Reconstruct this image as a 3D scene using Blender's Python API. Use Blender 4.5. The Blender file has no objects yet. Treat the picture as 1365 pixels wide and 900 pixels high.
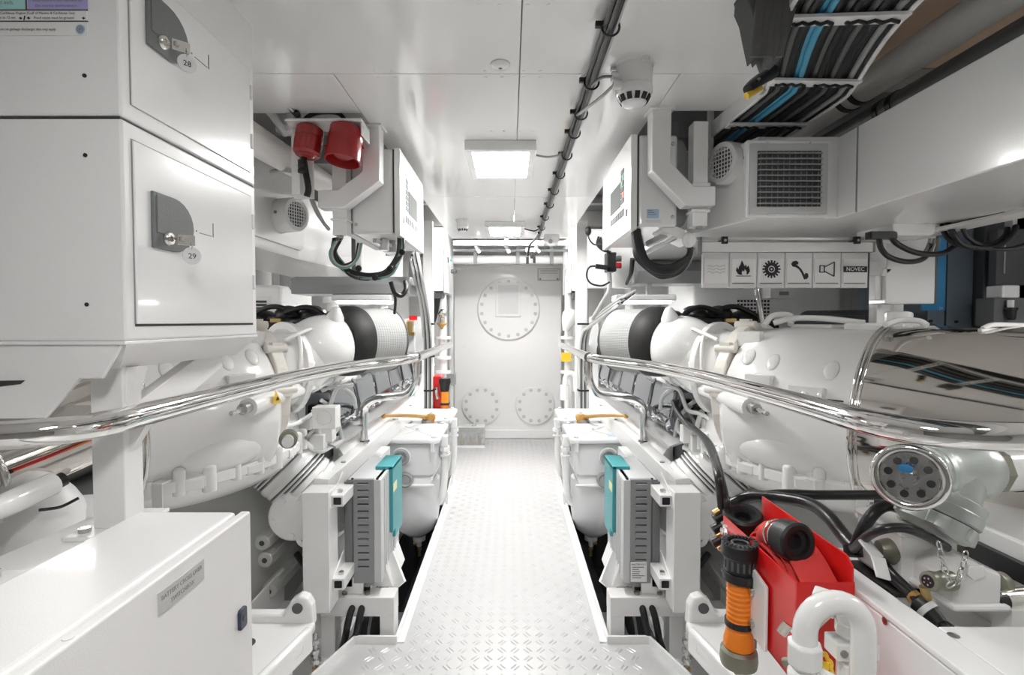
import bpy, math, random
from mathutils import Vector, Matrix
random.seed(7)
C = bpy.context.scene.collection
PI = math.pi
V = Vector
# ------------------------------------------------------------------ camera model (f = 700 px on the 1365x900 frame)
F = 700.0
CAM = V((0.035, 0.0, 1.4))
TH = math.atan(22 / F)
FW = V((0, math.cos(TH), -math.sin(TH))); UP = V((0, math.sin(TH), math.cos(TH)))
def U(px, py, y):
    """world point seen at pixel (px, py) that lies y metres down the room"""
    r = V((1, 0, 0)) * ((px - 680) / F) + UP * ((450 - py) / F) + FW
    return CAM + r * (y / r.y)
def UL(px, py, y):
    p = U(px, py, y); return V((-p.x, p.y, p.z))
S = 1                                   # side of the walkway being built: meshes are mirrored in x when S = -1
G = None                                # (scale, offset) of the assembly being built
SD = {1: 'on the red hose side', -1: 'on the locker side'}
def setside(s):
    global S
    S = s
# ------------------------------------------------------------------ materials
def mat(name, col, rough=.4, metal=0., coat=0., noise=0., nscale=40., bump=0., emit=0., spec=.5, col2=None):
    m = bpy.data.materials.new(name); m.use_nodes = True
    nt = m.node_tree; b = nt.nodes['Principled BSDF']
    b.inputs['Base Color'].default_value = (*col, 1); b.inputs['Roughness'].default_value = rough
    b.inputs['Metallic'].default_value = metal; b.inputs['Coat Weight'].default_value = coat
    b.inputs['Coat Roughness'].default_value = .06; b.inputs['Specular IOR Level'].default_value = spec
    tc = nt.nodes.new('ShaderNodeTexCoord'); n = nt.nodes.new('ShaderNodeTexNoise')
    n.inputs['Scale'].default_value = nscale; n.inputs['Detail'].default_value = 3
    nt.links.new(tc.outputs['Object'], n.inputs['Vector'])
    r = nt.nodes.new('ShaderNodeMapRange'); r.inputs[3].default_value = max(.01, rough * (1 - noise)); r.inputs[4].default_value = min(1, rough * (1 + noise))
    nt.links.new(n.outputs['Fac'], r.inputs[0]); nt.links.new(r.outputs[0], b.inputs['Roughness'])
    if col2:
        mx = nt.nodes.new('ShaderNodeMix'); mx.data_type = 'RGBA'
        mx.inputs[6].default_value = (*col, 1); mx.inputs[7].default_value = (*col2, 1)
        nt.links.new(n.outputs['Fac'], mx.inputs[0]); nt.links.new(mx.outputs[2], b.inputs['Base Color'])
    if bump:
        bp = nt.nodes.new('ShaderNodeBump'); bp.inputs['Strength'].default_value = bump; bp.inputs['Distance'].default_value = .002
        nt.links.new(n.outputs['Fac'], bp.inputs['Height']); nt.links.new(bp.outputs[0], b.inputs['Normal'])
    if emit:
        b.inputs['Emission Color'].default_value = (1, .985, .965, 1); b.inputs['Emission Strength'].default_value = emit
    return m
W = .88
M = dict(
    white=mat('white_gloss_paint', (W, W, .875), .22, 0, .3, .15, 30),
    satin=mat('white_satin_paint', (.86, .855, .85), .42, 0, .05, .2, 60, .05),
    powder=mat('white_powder_coat', (.87, .865, .86), .38, 0, .1, .15, 350, .12),
    ceil=mat('glossy_ceiling_panel', (.84, .84, .835), .13, 0, .25, .2, 3),
    engine=mat('white_engine_paint', (.87, .87, .86), .2, 0, .5, .2, 25, .15),
    unit=mat('pale_unit_paint', (.66, .675, .68), .34, 0, .1, .04, 25),
    eshade=mat('shaded_white_engine_paint', (.50, .505, .49), .3, 0, .3, .2, 25, .15),  # white engine paint greyed: the bell housing's shade is in the colour
    rocker=mat('polished_rocker_metal', (.27, .285, .305), .09, 1, 0, .3, 9),
    cream=mat('cream_paint', (.80, .77, .71), .3, 0, .3, .2, 25),
    grey=mat('light_grey_plastic', (.30, .31, .315), .45, 0, 0, .1, 50),
    bgrey=mat('pale_grey_plastic', (.62, .63, .64), .4, 0, 0, .1, 50),
    mgrey=mat('mid_grey_paint', (.20, .205, .21), .45, 0, 0, .1, 50),
    dgrey=mat('dark_grey_plastic', (.09, .095, .1), .45, 0, 0, .2, 90, .1),
    duct=mat('grey_duct', (.36, .37, .375), .45, .2, 0, .1, 50),
    black=mat('black_rubber', (.012, .012, .013), .42, 0, 0, .2, 60),
    bilge=mat('black_bilge_coating', (.008, .008, .009), .7, 0, 0, .2, 40),
    rubber=mat('matt_black_rubber', (.014, .014, .014), .62, 0, 0, .2, 80, .2),
    blackg=mat('black_cable_sheath', (.018, .018, .019), .3, 0, 0, .2, 60),
    gcable=mat('grey_cable_sheath', (.33, .34, .335), .4, 0, 0, .1, 60),
    dcable=mat('dark_grey_cable_sheath', (.13, .132, .13), .45, 0, 0, .1, 60),
    lcable=mat('pale_grey_cable_sheath', (.58, .59, .58), .4, 0, 0, .1, 60),
    green=mat('green_cable_sheath', (.18, .36, .29), .4),
    bcable=mat('blue_cable_sheath', (.10, .42, .62), .4),
    chrome=mat('polished_stainless', (.80, .785, .765), .045, 1, 0, .3, 8),
    shield=mat('polished_heat_shield', (.66, .63, .59), .06, 1, 0, .3, 5, .02),
    steel=mat('brushed_steel', (.60, .60, .59), .28, 1, 0, .3, 60),
    alu=mat('satin_aluminium', (.62, .62, .62), .38, 1, 0, .2, 60),
    tread=mat('painted_tread_plate', (.66, .66, .66), .34, .2, .1, .25, 14),
    galv=mat('galvanised_iron', (.56, .60, .575), .40, .6, 0, .3, 18, .25),
    olive=mat('olive_plated_gland', (.27, .265, .21), .4, .6, 0, .3, 18),
    brass=mat('aged_brass', (.50, .36, .15), .35, .9, 0, .3, 20),
    bronze=mat('bronze_lever', (.52, .30, .09), .4, .4, 0, .2, 20),
    red=mat('red_sheet_metal', (.72, .012, .012), .32, 0, .2, .2, 30),
    dred=mat('dark_red_sounder', (.34, .01, .012), .22, 0, .4, .2, 30),
    hose=mat('red_lay_flat_hose', (.74, .06, .055), .7, 0, 0, .1, 300, .4),
    orange=mat('orange_grip', (.95, .25, .01), .45, 0, 0, .1, 60),
    yellow=mat('yellow_enamel', (.80, .52, .03), .4, 0, .2, .2, 30),
    teal=mat('teal_plastic', (.05, .34, .37), .4, 0, 0, .1, 40),
    lime=mat('pale_yellow_sticker', (.78, .78, .42), .5),
    slate=mat('slate_blue_cabinet', (.15, .19, .235), .4, 0, .1, .1, 40),
    blue=mat('bright_blue_panel', (.06, .30, .62), .35, 0, .1),
    lblue=mat('pale_blue_sticker', (.40, .56, .72), .4),
    navy=mat('navy_latch', (.025, .035, .07), .35),
    lock=mat('grey_textured_lock', (.17, .18, .18), .6, 0, 0, .2, 300, .5),
    nickel=mat('nickel', (.72, .70, .66), .2, 1),
    tag=mat('pale_grey_tag', (.72, .72, .72), .35),
    ink=mat('black_ink', (.015, .015, .018), .6),
    gink=mat('grey_ink', (.28, .28, .28), .6),
    paper=mat('paper', (.84, .83, .82), .6),
    mint=mat('mint_print', (.40, .72, .70), .6),
    violet=mat('violet_print', (.42, .38, .70), .6),
    plate=mat('engraved_plate', (.60, .60, .585), .35, .2),
    filt=mat('filter_gauze', (.37, .375, .37), .55, .1, 0, .1, 400, .3),
    cloth=mat('dark_grey_insulation', (.10, .10, .095), .9, 0, 0, .1, 150, .6),
    pipe=mat('pale_grey_lagging', (.80, .78, .75), .55, 0, 0, .1, 20),
    beige=mat('beige_board', (.62, .46, .34), .7, 0, 0, .1, 20),
    deck=mat('deckhead_paint', (.34, .335, .325), .6, 0, 0, .1, 20),
    wall=mat('white_bulkhead_paint', (.89, .89, .885), .3, 0, .2, .2, 20),
    screen=mat('grey_display', (.09, .095, .09), .6, spec=.15),
    keyg=mat('keypad_grey', (.17, .18, .18), .7, spec=.15), keygr=mat('keypad_green', (.18, .42, .27), .4), keyr=mat('keypad_red', (.68, .16, .10), .4),
    gap=mat('shadow_gap_seal', (.05, .05, .05), .6),
    lamp=mat('lit_diffuser', (.9, .9, .9), .4, emit=44.),
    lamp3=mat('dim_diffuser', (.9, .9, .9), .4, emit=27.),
    lamp2=mat('lit_lamp_tube', (.9, .9, .9), .4, emit=25.),
)
def glass():
    m = bpy.data.materials.new('clear_acrylic'); m.use_nodes = True; nt = m.node_tree
    b = nt.nodes['Principled BSDF']; b.inputs['Base Color'].default_value = (.93, .95, .95, 1)
    b.inputs['Roughness'].default_value = .06; b.inputs['Transmission Weight'].default_value = .75; b.inputs['IOR'].default_value = 1.2
    return m
M['glass'] = glass()
# ------------------------------------------------------------------ mesh builder
def frame(ax):
    ax = V(ax).normalized(); t = V((0, 0, 1)) if abs(ax.z) < .9 else V((1, 0, 0))
    u = ax.cross(t).normalized(); return u, ax.cross(u).normalized(), ax
BASE = {}
class B:
    def __init__(s): s.v = []; s.f = []
    def add(s, vs, fs):
        n = len(s.v); s.v += [V(p) for p in vs]; s.f += [[i + n for i in f] for f in fs]; return s
    def box(s, x0, x1, y0, y1, z0, z1):
        if x0 > x1: x0, x1 = x1, x0
        vs = [(x, y, z) for z in (z0, z1) for y in (y0, y1) for x in (x0, x1)]
        return s.add(vs, [(0, 2, 3, 1), (4, 5, 7, 6), (0, 1, 5, 4), (2, 6, 7, 3), (0, 4, 6, 2), (1, 3, 7, 5)])
    def obox(s, c, ax, ay, az, sx, sy, sz):
        c = V(c); ax, ay, az = [V(a).normalized() for a in (ax, ay, az)]
        if ax.cross(ay).dot(az) < 0: ax = -ax
        vs = [c + ax * x * sx / 2 + ay * y * sy / 2 + az * z * sz / 2 for z in (-1, 1) for y in (-1, 1) for x in (-1, 1)]
        return s.add(vs, [(0, 2, 3, 1), (4, 5, 7, 6), (0, 1, 5, 4), (2, 6, 7, 3), (0, 4, 6, 2), (1, 3, 7, 5)])
    def bar(s, p0, p1, w, h, up=(0, 0, 1)):
        p0, p1 = V(p0), V(p1); d = (p1 - p0); a = d.normalized(); sd = a.cross(V(up))
        if sd.length < .01: sd = a.cross(V((0, 1, 0)))
        sd.normalize(); return s.obox((p0 + p1) / 2, sd, a, sd.cross(a), w, d.length, h)
    def lathe(s, prof, o, ax, seg=28, scale=(1, 1), pleat=0):
        u, w, a = frame(ax); o = V(o); n = len(prof); vs = []
        for r, h in prof:
            for k in range(seg):
                t = 2 * PI * k / seg; rr = r - (pleat if k % 2 else 0)
                vs.append(o + a * h + (u * math.cos(t) * scale[0] + w * math.sin(t) * scale[1]) * rr)
        fs = []
        for i in range(n - 1):
            for k in range(seg):
                k2 = (k + 1) % seg; fs.append((i * seg + k, i * seg + k2, (i + 1) * seg + k2, (i + 1) * seg + k))
        fs.append(tuple(range(seg))[::-1]); fs.append(tuple((n - 1) * seg + k for k in range(seg)))
        return s.add(vs, fs)
    def cyl(s, p0, p1, r, r1=None, seg=24):
        p0, p1 = V(p0), V(p1); return s.lathe([(r, 0), (r if r1 is None else r1, (p1 - p0).length)], p0, p1 - p0, seg)
    def ring(s, p0, p1, ro, ri, seg=28):
        p0, p1 = V(p0), V(p1); u, w, a = frame(p1 - p0); h = (p1 - p0).length; vs = []
        for r, z in ((ro, 0), (ro, h), (ri, h), (ri, 0)):
            vs += [p0 + a * z + (u * math.cos(2 * PI * k / seg) + w * math.sin(2 * PI * k / seg)) * r for k in range(seg)]
        fs = [(i * seg + k, i * seg + (k + 1) % seg, ((i + 1) % 4) * seg + (k + 1) % seg, ((i + 1) % 4) * seg + k) for i in range(4) for k in range(seg)]
        return s.add(vs, fs)
    def ell(s, c, r, seg=24, rings=14, ax=(0, 0, 1)):
        rx, ry, rz = r if isinstance(r, (tuple, list)) else (r,) * 3
        u, w, a = frame(ax); c = V(c); vs = []; fs = []
        for i in range(1, rings):
            p = PI * i / rings
            for k in range(seg):
                t = 2 * PI * k / seg; vs.append(c + u * rx * math.sin(p) * math.cos(t) + w * ry * math.sin(p) * math.sin(t) - a * rz * math.cos(p))
        for i in range(rings - 2):
            for k in range(seg):
                k2 = (k + 1) % seg; fs.append((i * seg + k, i * seg + k2, (i + 1) * seg + k2, (i + 1) * seg + k))
        vs += [c - a * rz, c + a * rz]; n = len(vs)
        for k in range(seg):
            k2 = (k + 1) % seg; fs.append((n - 2, k2, k)); fs.append((n - 1, (rings - 2) * seg + k, (rings - 2) * seg + k2))
        return s.add(vs, fs)
    def torus(s, c, ax, R, r, seg=40, sec=12):
        u, w, a = frame(ax); c = V(c); vs = []; fs = []
        for i in range(seg):
            t = 2 * PI * i / seg; d = u * math.cos(t) + w * math.sin(t)
            for k in range(sec):
                q = 2 * PI * k / sec; vs.append(c + d * (R + r * math.cos(q)) + a * r * math.sin(q))
        for i in range(seg):
            for k in range(sec):
                i2, k2 = (i + 1) % seg, (k + 1) % sec; fs.append((i * sec + k, i2 * sec + k, i2 * sec + k2, i * sec + k2))
        return s.add(vs, fs)
    def tube(s, pts, r, seg=10, fil=0., n=6, sm=0, caps=True):
        pts = [V(p) for p in pts]
        if fil: pts = fillet(pts, fil, n)
        if sm: pts = spline(pts, sm)
        q = [pts[0]]
        for p in pts[1:]:
            if (p - q[-1]).length > 1e-5: q.append(p)
        pts = q; N = len(pts); vs = []; fs = []
        t0 = (pts[1] - pts[0]).normalized(); u = frame(t0)[0]
        for i, p in enumerate(pts):
            t = (pts[min(i + 1, N - 1)] - pts[max(i - 1, 0)]).normalized()
            u = (u - t * u.dot(t)).normalized(); w = t.cross(u)
            rr = r(i / (N - 1)) if callable(r) else r
            vs += [p + (u * math.cos(2 * PI * k / seg) + w * math.sin(2 * PI * k / seg)) * rr for k in range(seg)]
        for i in range(N - 1):
            for k in range(seg):
                k2 = (k + 1) % seg; fs.append((i * seg + k, i * seg + k2, (i + 1) * seg + k2, (i + 1) * seg + k))
        if caps: fs.append(tuple(range(seg))[::-1]); fs.append(tuple((N - 1) * seg + k for k in range(seg)))
        return s.add(vs, fs)
    def prism(s, poly, pl, a0, a1):
        """poly in plane 'xy' 'xz' 'yz', extruded along the third axis"""
        def p3(q, a): return {'xy': (q[0], q[1], a), 'xz': (q[0], a, q[1]), 'yz': (a, q[0], q[1])}[pl]
        n = len(poly); vs = [p3(q, a0) for q in poly] + [p3(q, a1) for q in poly]
        fs = [tuple(range(n)), tuple(range(2 * n - 1, n - 1, -1))] + [(i, (i + 1) % n, n + (i + 1) % n, n + i) for i in range(n)]
        return s.add(vs, fs)
    def strip(s, pts, wv, th):
        """flat ribbon along pts, wv = width vector, th = thickness vector"""
        wv, th = V(wv), V(th); vs = []; fs = []; n = len(pts)
        for p in pts:
            p = V(p); vs += [p - wv / 2, p + wv / 2, p + wv / 2 + th, p - wv / 2 + th]
        for i in range(n - 1):
            for k in range(4): fs.append((i * 4 + k, i * 4 + (k + 1) % 4, (i + 1) * 4 + (k + 1) % 4, (i + 1) * 4 + k))
        fs += [(0, 1, 2, 3), tuple((n - 1) * 4 + k for k in (3, 2, 1, 0))]
        return s.add(vs, fs)
    def build(s, name, m, parent=None, label=None, smooth=None, bevel=0., kind=None, seg=2, own=False):
        q = s.v if G is None else [p * G[0] + G[1] for p in s.v]
        vs = [V((p.x * S, p.y, p.z)) for p in q]
        if parent is not None: o0 = V(BASE[parent.name])
        else:
            xs = [p.x for p in vs]; ys = [p.y for p in vs]
            o0 = V(((min(xs) + max(xs)) / 2, (min(ys) + max(ys)) / 2, min(p.z for p in vs)))
        me = bpy.data.meshes.new(name)
        org = o0
        if own and parent is not None:
            org = sum(vs, V()) / len(vs)
        me.from_pydata([p - org for p in vs], [], s.f)
        import bmesh
        bm = bmesh.new(); bm.from_mesh(me); bmesh.ops.recalc_face_normals(bm, faces=bm.faces); bm.to_mesh(me); bm.free()
        me.materials.append(M[m] if isinstance(m, str) else m)
        if smooth is not None:
            me.polygons.foreach_set('use_smooth', [True] * len(me.polygons)); me.set_sharp_from_angle(angle=math.radians(smooth))
        o = bpy.data.objects.new(name, me); C.objects.link(o)
        if parent is not None:
            o.parent = parent
            # parts of parts share the root's origin frame
            po = V(PORG.get(parent.name, o0)); o.location = org - po; BASE[o.name] = o0; PORG[o.name] = org
        else:
            o.location = o0; BASE[o.name] = o0; PORG[o.name] = o0
        if bevel:
            b = o.modifiers.new('bevel', 'BEVEL'); b.width = bevel; b.segments = seg; b.limit_method = 'ANGLE'; b.angle_limit = math.radians(38)
        if label: o['label'] = label
        if kind: o['kind'] = kind
        return o
PORG = {}
def fillet(pts, rad, n):
    out = [pts[0]]
    for i in range(1, len(pts) - 1):
        a, b, c = pts[i - 1], pts[i], pts[i + 1]; u = (a - b); v = (c - b)
        d = min(rad, u.length * .48, v.length * .48); p = b + u.normalized() * d; q = b + v.normalized() * d
        for k in range(n + 1):
            t = k / n; out.append(p * (1 - t) ** 2 + b * 2 * t * (1 - t) + q * t * t)
    return out + [pts[-1]]
def spline(pts, n):
    out = []; P = [pts[0] * 2 - pts[1]] + pts + [pts[-1] * 2 - pts[-2]]
    for i in range(1, len(P) - 2):
        a, b, c, d = P[i - 1:i + 3]
        for k in range(n):
            t = k / n; out.append(.5 * ((2 * b) + (c - a) * t + (2 * a - 5 * b + 4 * c - d) * t * t + (3 * b - a - 3 * c + d) * t ** 3))
    return out + [pts[-1]]
def T(name, label, cat, loc, group=None):
    o = bpy.data.objects.new(name, None); C.objects.link(o); o.empty_display_size = .05
    loc = V(loc); loc.x *= S; o.location = loc; o['label'] = label; o['category'] = cat
    if group: o['group'] = group
    BASE[o.name] = loc; PORG[o.name] = loc; return o
def tag(o, label, cat, group=None):
    o['label'] = label; o['category'] = cat
    if group: o['group'] = group
    return o
def struct(o): o['kind'] = 'structure'; return o
def clone(o, loc=None, off=None, label=None):
    c = o.copy(); C.objects.link(c)
    if off is not None: c.location = o.location + V((off[0] * S, off[1], off[2]))
    c.parent = o.parent; BASE[c.name] = BASE[o.name]; PORG[c.name] = PORG[o.name]
    if label: c['label'] = label
    return c
def text(s, loc, ex, ey, size, m, parent=None, name='lettering', align='CENTER', ext=.0004):
    """ex = reading direction, ey = up direction of the letters (world, never mirrored)"""
    cu = bpy.data.curves.new(name, 'FONT'); cu.body = s; cu.size = size; cu.align_x = align; cu.align_y = 'CENTER'; cu.extrude = ext
    cu.resolution_u = 3; tmp = bpy.data.objects.new(name, cu); me = bpy.data.meshes.new_from_object(tmp); bpy.data.objects.remove(tmp); bpy.data.curves.remove(cu)
    me.name = name; me.materials.clear(); me.materials.append(M[m]); o = bpy.data.objects.new(name, me); C.objects.link(o)
    ex = V(ex).normalized(); ey = V(ey).normalized(); ez = ex.cross(ey)
    R = Matrix((ex, ey, ez)).transposed().to_4x4()
    L = V(loc) - (V(PORG[parent.name]) if parent is not None else V())
    o.matrix_world = Matrix.Translation(L) @ R
    if parent is not None: o.parent = parent
    return o
def rrect(x0, x1, y0, y1, r, n=5):
    out = []
    for cx, cy, a in ((x1 - r, y1 - r, 0), (x0 + r, y1 - r, 90), (x0 + r, y0 + r, 180), (x1 - r, y0 + r, 270)):
        out += [(cx + r * math.cos(math.radians(a + 90 * k / n)), cy + r * math.sin(math.radians(a + 90 * k / n))) for k in range(n + 1)]
    return out
def circ(cx, cy, r, n=32): return [(cx + r * math.cos(2 * PI * k / n), cy + r * math.sin(2 * PI * k / n)) for k in range(n)]
EXPO = 0.84
# ================================================================== ROOM
setside(1)
# --- walkway with raised tread pattern
poly = [(-.78, -2), (.78, -2), (.78, 1.86), (.635, 2.24), (.46, 2.24), (.46, 4.5), (.72, 4.62), (.72, 6.2), (-.72, 6.2), (-.72, 4.62), (-.46, 4.5), (-.46, 2.24), (-.635, 2.24), (-.78, 1.86)]
b = B().prism(poly, 'xy', -.02, 0)
def lozenge(b, x, y, a, L=.021, w=.005, h=.003):
    c, s_ = math.cos(a), math.sin(a); n = len(b.v); pts = []
    for u, v, z in ((-L, 0, 0), (-L * .5, -w, 0), (L * .5, -w, 0), (L, 0, 0), (L * .5, w, 0), (-L * .5, w, 0), (-L * .55, 0, h), (L * .55, 0, h)):
        pts.append((x + u * c - v * s_, y + u * s_ + v * c, z + .0002))
    b.add(pts, [(0, 1, 6), (1, 2, 7, 6), (2, 3, 7), (3, 4, 7), (4, 5, 6, 7), (5, 0, 6)])
P = .055
def inside(x, y):
    if y < 2.24: return abs(x) < (.60 if y > 1.95 else .74)
    return abs(x) < (.43 if y < 4.55 else .69)
for j in range(int((6.1 - 1.75) / P)):
    for i in range(-13, 14):
        x, y = i * P, 1.75 + j * P
        if not inside(x, y) or .445 < abs(x) < .475: continue
        a = math.radians(50) if (i + j) % 2 else math.radians(130)
        for k in (-1, 1): lozenge(b, x + k * .0078 * math.sin(a), y - k * .0078 * math.cos(a), a)
struct(b.build('floor', 'tread', smooth=50))
for s in (1, -1):
    setside(s)
    b = B().box(.455, .468, 2.24, 4.5, -.07, .022).box(.425, .468, 2.24, 4.5, .0, .006)
    struct(b.build('trim_1', 'white', bevel=.002))
    b = B().box(.455, .645, 2.232, 2.244, -.05, .034).bar((.64, 2.238, .0), (.79, 1.84, .0), .012, .066)
    struct(b.build('trim_2', 'white', bevel=.002))
    # tank top beside the engine bed and the black bilge under the walkway
    struct(B().box(.74, 2.5, -2, 6.3, -.14, -.10).box(.45, .74, -2, 2.2, -.2, -.14).build('floor_side', 'wall'))
    struct(B().box(.72, .74, 2.2, 6.2, -.6, -.14).box(.05, .46, 2.2, 2.21, -.6, -.02).build('wall_bilge', 'bilge'))
setside(1)
struct(B().box(-.74, .74, 2.2, 6.2, -.62, -.6).build('floor_bilge', 'bilge'))
# --- walls
struct(B().box(-2.5, 2.5, 6.42, 6.5, -.7, 2.6).build('wall_far', 'wall'))
struct(B().box(-2.6, -2.5, -2.1, 6.5, -.7, 2.6).build('wall_left', 'wall'))
struct(B().box(2.5, 2.6, -2.1, 6.5, -.7, 2.6).build('wall_right', 'wall'))
struct(B().box(-2.6, 2.6, -2.2, -2.1, -.7, 2.6).build('wall_rear', 'deck'))
struct(B().box(-2.6, 2.6, -2.2, 6.5, 2.55, 2.6).build('ceiling_deckhead', 'deck'))
b = B()
for x0, x1, y0, y1 in ((-.5, .062, 1.62, 3.2), (.065, .55, 1.62, 3.2), (-.5, .062, 3.203, 4.8), (.065, .55, 3.203, 4.8),
                       (-1.9, .062, -2.1, 1.617), (.065, .92, -2.1, 1.617), (-1.9, -.503, 1.62, 1.92), (.553, .92, 1.62, 1.90)):
    b.box(x0, x1, y0, y1, 2.15, 2.162)
# screws at the panel corners
for x in (-.02, .03, .097, .147):
    for y in (1.0, 1.27, 1.60, 1.64, 2.1): b.cyl((x - .02, y, 2.1485), (x - .02, y, 2.152), .005, seg=10)
for x in (-.32, .30, .36, -.37):
    for y in (1.60, 1.64): b.cyl((x, y, 2.1485), (x, y, 2.152), .005, seg=10)
struct(b.build('ceiling', 'ceil', bevel=.001))
b = B()
for x in (-.45, .1, .5):                                             # carriers of the ceiling panels
    b.box(x, x + .03, -2, 4.8, 2.165, 2.2)
struct(b.build('ceiling_carrier', 'mgrey'))
# deck beams above the ends of the panels and side frames
b = B()
for y in (5.0, 5.7): b.box(-2.5, 2.5, y, y + .1, 2.3, 2.55)
for y in (2.2, 3.3, 4.4): b.box(-2.5, -.6, y, y + .08, 2.38, 2.55); b.box(.6, 2.5, y, y + .08, 2.38, 2.55)
struct(b.build('ceiling_beam', 'deck'))
for s in (1, -1):
    setside(s)
    b = B()
    for y in (2.4, 3.1, 3.8, 4.5, 5.2): b.box(2.3, 2.5, y, y + .05, -.1, 2.55); b.box(2.28, 2.3, y - .04, y + .09, -.1, 2.55)
    struct(b.build('trim_3', 'wall'))
    # transverse white bulkhead closing the space beyond each engine
    struct(B().box(1.0, 2.5, 5.35, 5.4, -.1, 2.0).build('wall_partition', 'wall'))
setside(1)
# --- bulkhead panel at the end of the walkway
c0 = U(605, 352, 6.24); c1 = U(748, 585, 6.24)
x0, x1, zt = c0.x, c1.x, c0.z
b = B().box(x0, x1, 6.24, 6.3, 0.0, zt).box(x0, x1, 6.21, 6.25, 0, .10).box(x0, x1 + .02, 6.16, 6.25, zt - .03, zt + .02)
struct(b.build('wall_bulkhead', 'wall', bevel=.006))
def cover(px, py, r, nb, lab, win=False):
    p = U(px, py, 6.24); r = r * 6.24 / F
    t = T('hatch_cover', lab, 'hatch cover', (p.x, 6.24, p.z - r), 'round bolted covers on the end bulkhead')
    B().cyl((p.x, 6.235, p.z), (p.x, 6.205, p.z), r, seg=48).cyl((p.x, 6.24, p.z), (p.x, 6.222, p.z), r + .012, seg=48).build('cover_plate', 'white', t, smooth=35, bevel=.004)
    first = None
    for k in range(nb):
        a = 2 * PI * (k + .5) / nb; q = (p.x + (r - .04) * math.cos(a), p.z + (r - .04) * math.sin(a))
        if first is None:
            first = B().cyl((q[0], 6.207, q[1]), (q[0], 6.192, q[1]), .016, seg=6).cyl((q[0], 6.207, q[1]), (q[0], 6.203, q[1]), .021, seg=16).build('bolt', 'lcable', t, own=True); q0 = q
        else: clone(first, off=(q[0] - q0[0], 0, q[1] - q0[1]))
    if win:
        w0, w1 = U(662, 378, 6.2), U(693, 421, 6.2)
        f = B().box(w0.x - .012, w1.x + .012, 6.185, 6.206, w1.z - .012, w0.z + .012).build('document_frame', 'paper', t, label='white framed notice', bevel=.003)
        B().box(w0.x + .02, w1.x - .02, 6.183, 6.186, w1.z + .02, w0.z - .02).build('sheet', 'tag', f)
    return t
cover(678, 412, 40.5, 18, 'largest round bolted cover high on the white end bulkhead', True)
cover(642, 540, 25.5, 12, 'small round bolted cover low on the end bulkhead, behind the jar rack')
cover(713, 540, 25.5, 12, 'small round bolted cover low on the end bulkhead, clear of the jar rack')
t = tag(B().box(U(717, 0, 6.2).x, U(747, 0, 6.2).x, 6.228, 6.24, U(0, 374, 6.2).z, U(0, 358, 6.2).z).build('notice_plate', 'paper'), 'small white notice plate at the top corner of the end bulkhead', 'notice')
n0, n1 = U(717, 358, 6.2), U(747, 374, 6.2)
b = B()
for z0, z1, xx0, xx1 in ((n0.z - .006, n0.z, n0.x, n1.x), (n1.z, n1.z + .006, n0.x, n1.x), (n1.z, n0.z, n0.x, n0.x + .006), (n1.z, n0.z, n1.x - .006, n1.x)): b.box(xx0, xx1, 6.224, 6.229, z0, z1)
b.build('border', 'gink', t)
first = B().cyl((n0.x + .03, 6.228, n1.z + .02), (n0.x + .03, 6.218, n1.z + .02), .012, seg=12).build('bolt', 'grey', t, own=True)
clone(first, off=(n1.x - n0.x - .06, 0, 0))
b = B()
for k in range(3): b.box(n0.x + .03, n1.x - .03, 6.226, 6.2285, n0.z - .022 - k * .016, n0.z - .018 - k * .016)
b.build('printed_lines', 'gink', t)
# --- overhead steelwork between ceiling end and bulkhead
def hbar(name, pa, pb, py, h, y, m, lab, cat, d=.06):
    a, c = U(pa, py, y), U(pb, py + h, y)
    return tag(B().box(a.x, c.x, y, y + d, c.z, a.z).build(name, m, bevel=.004), lab, cat)
a = hbar('support_rail', 604, 757, 321, 6, 5.0, 'white', 'bright white cross rail under the far end of the ceiling', 'rail', .05)
p = U(675, 321, 5.0)
B().box(p.x - .015, p.x + .015, 5.0, 5.04, p.z, 2.3).build('hanger', 'white', a)
for px in (638, 678, 718):
    q = U(px, 327, 5.03); B().bar((q.x - .04, 5.03, q.z + .01), (q.x + .01, 5.03, q.z - .07), .03, .012, (0, 1, 0)).build('bracket', 'white', a)
hbar('support_rail', 604, 757, 332, 3, 5.05, 'grey', 'thin grey cross rail just below the bright white one', 'rail', .04)
p, q = U(596, 346, 5.6), U(765, 346, 5.6)
t = T('overhead_pipe', 'white pipe crossing above the end bulkhead', 'pipe', (0, 5.6, p.z))
B().cyl((p.x - .3, 5.6, p.z), (q.x + .3, 5.6, p.z), .045).build('pipe_run', 'white', t, smooth=40)
for px in (634, 690, 735):
    x = U(px, 346, 5.6).x; B().box(x - .02, x + .02, 5.55, 5.66, p.z - .05, 2.4).build('pipe_hanger', 'grey', t)
t = T('cable_joint', 'small black cable glands hanging below the cross rail', 'cable joint', U(706, 345, 5.0))
for px, py in ((703, 347), (709, 340), (712, 346)):
    q = U(px, py, 5.0); B().cyl((q.x, 4.99, q.z - .035), (q.x, 4.99, q.z + .03), .014, seg=12).build('gland', 'black', t, smooth=40)
B().box(U(701, 0, 5).x, U(714, 0, 5).x, 4.985, 5.01, U(0, 336, 5).z, U(0, 331, 5).z).build('bracket', 'white', t)
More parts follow.
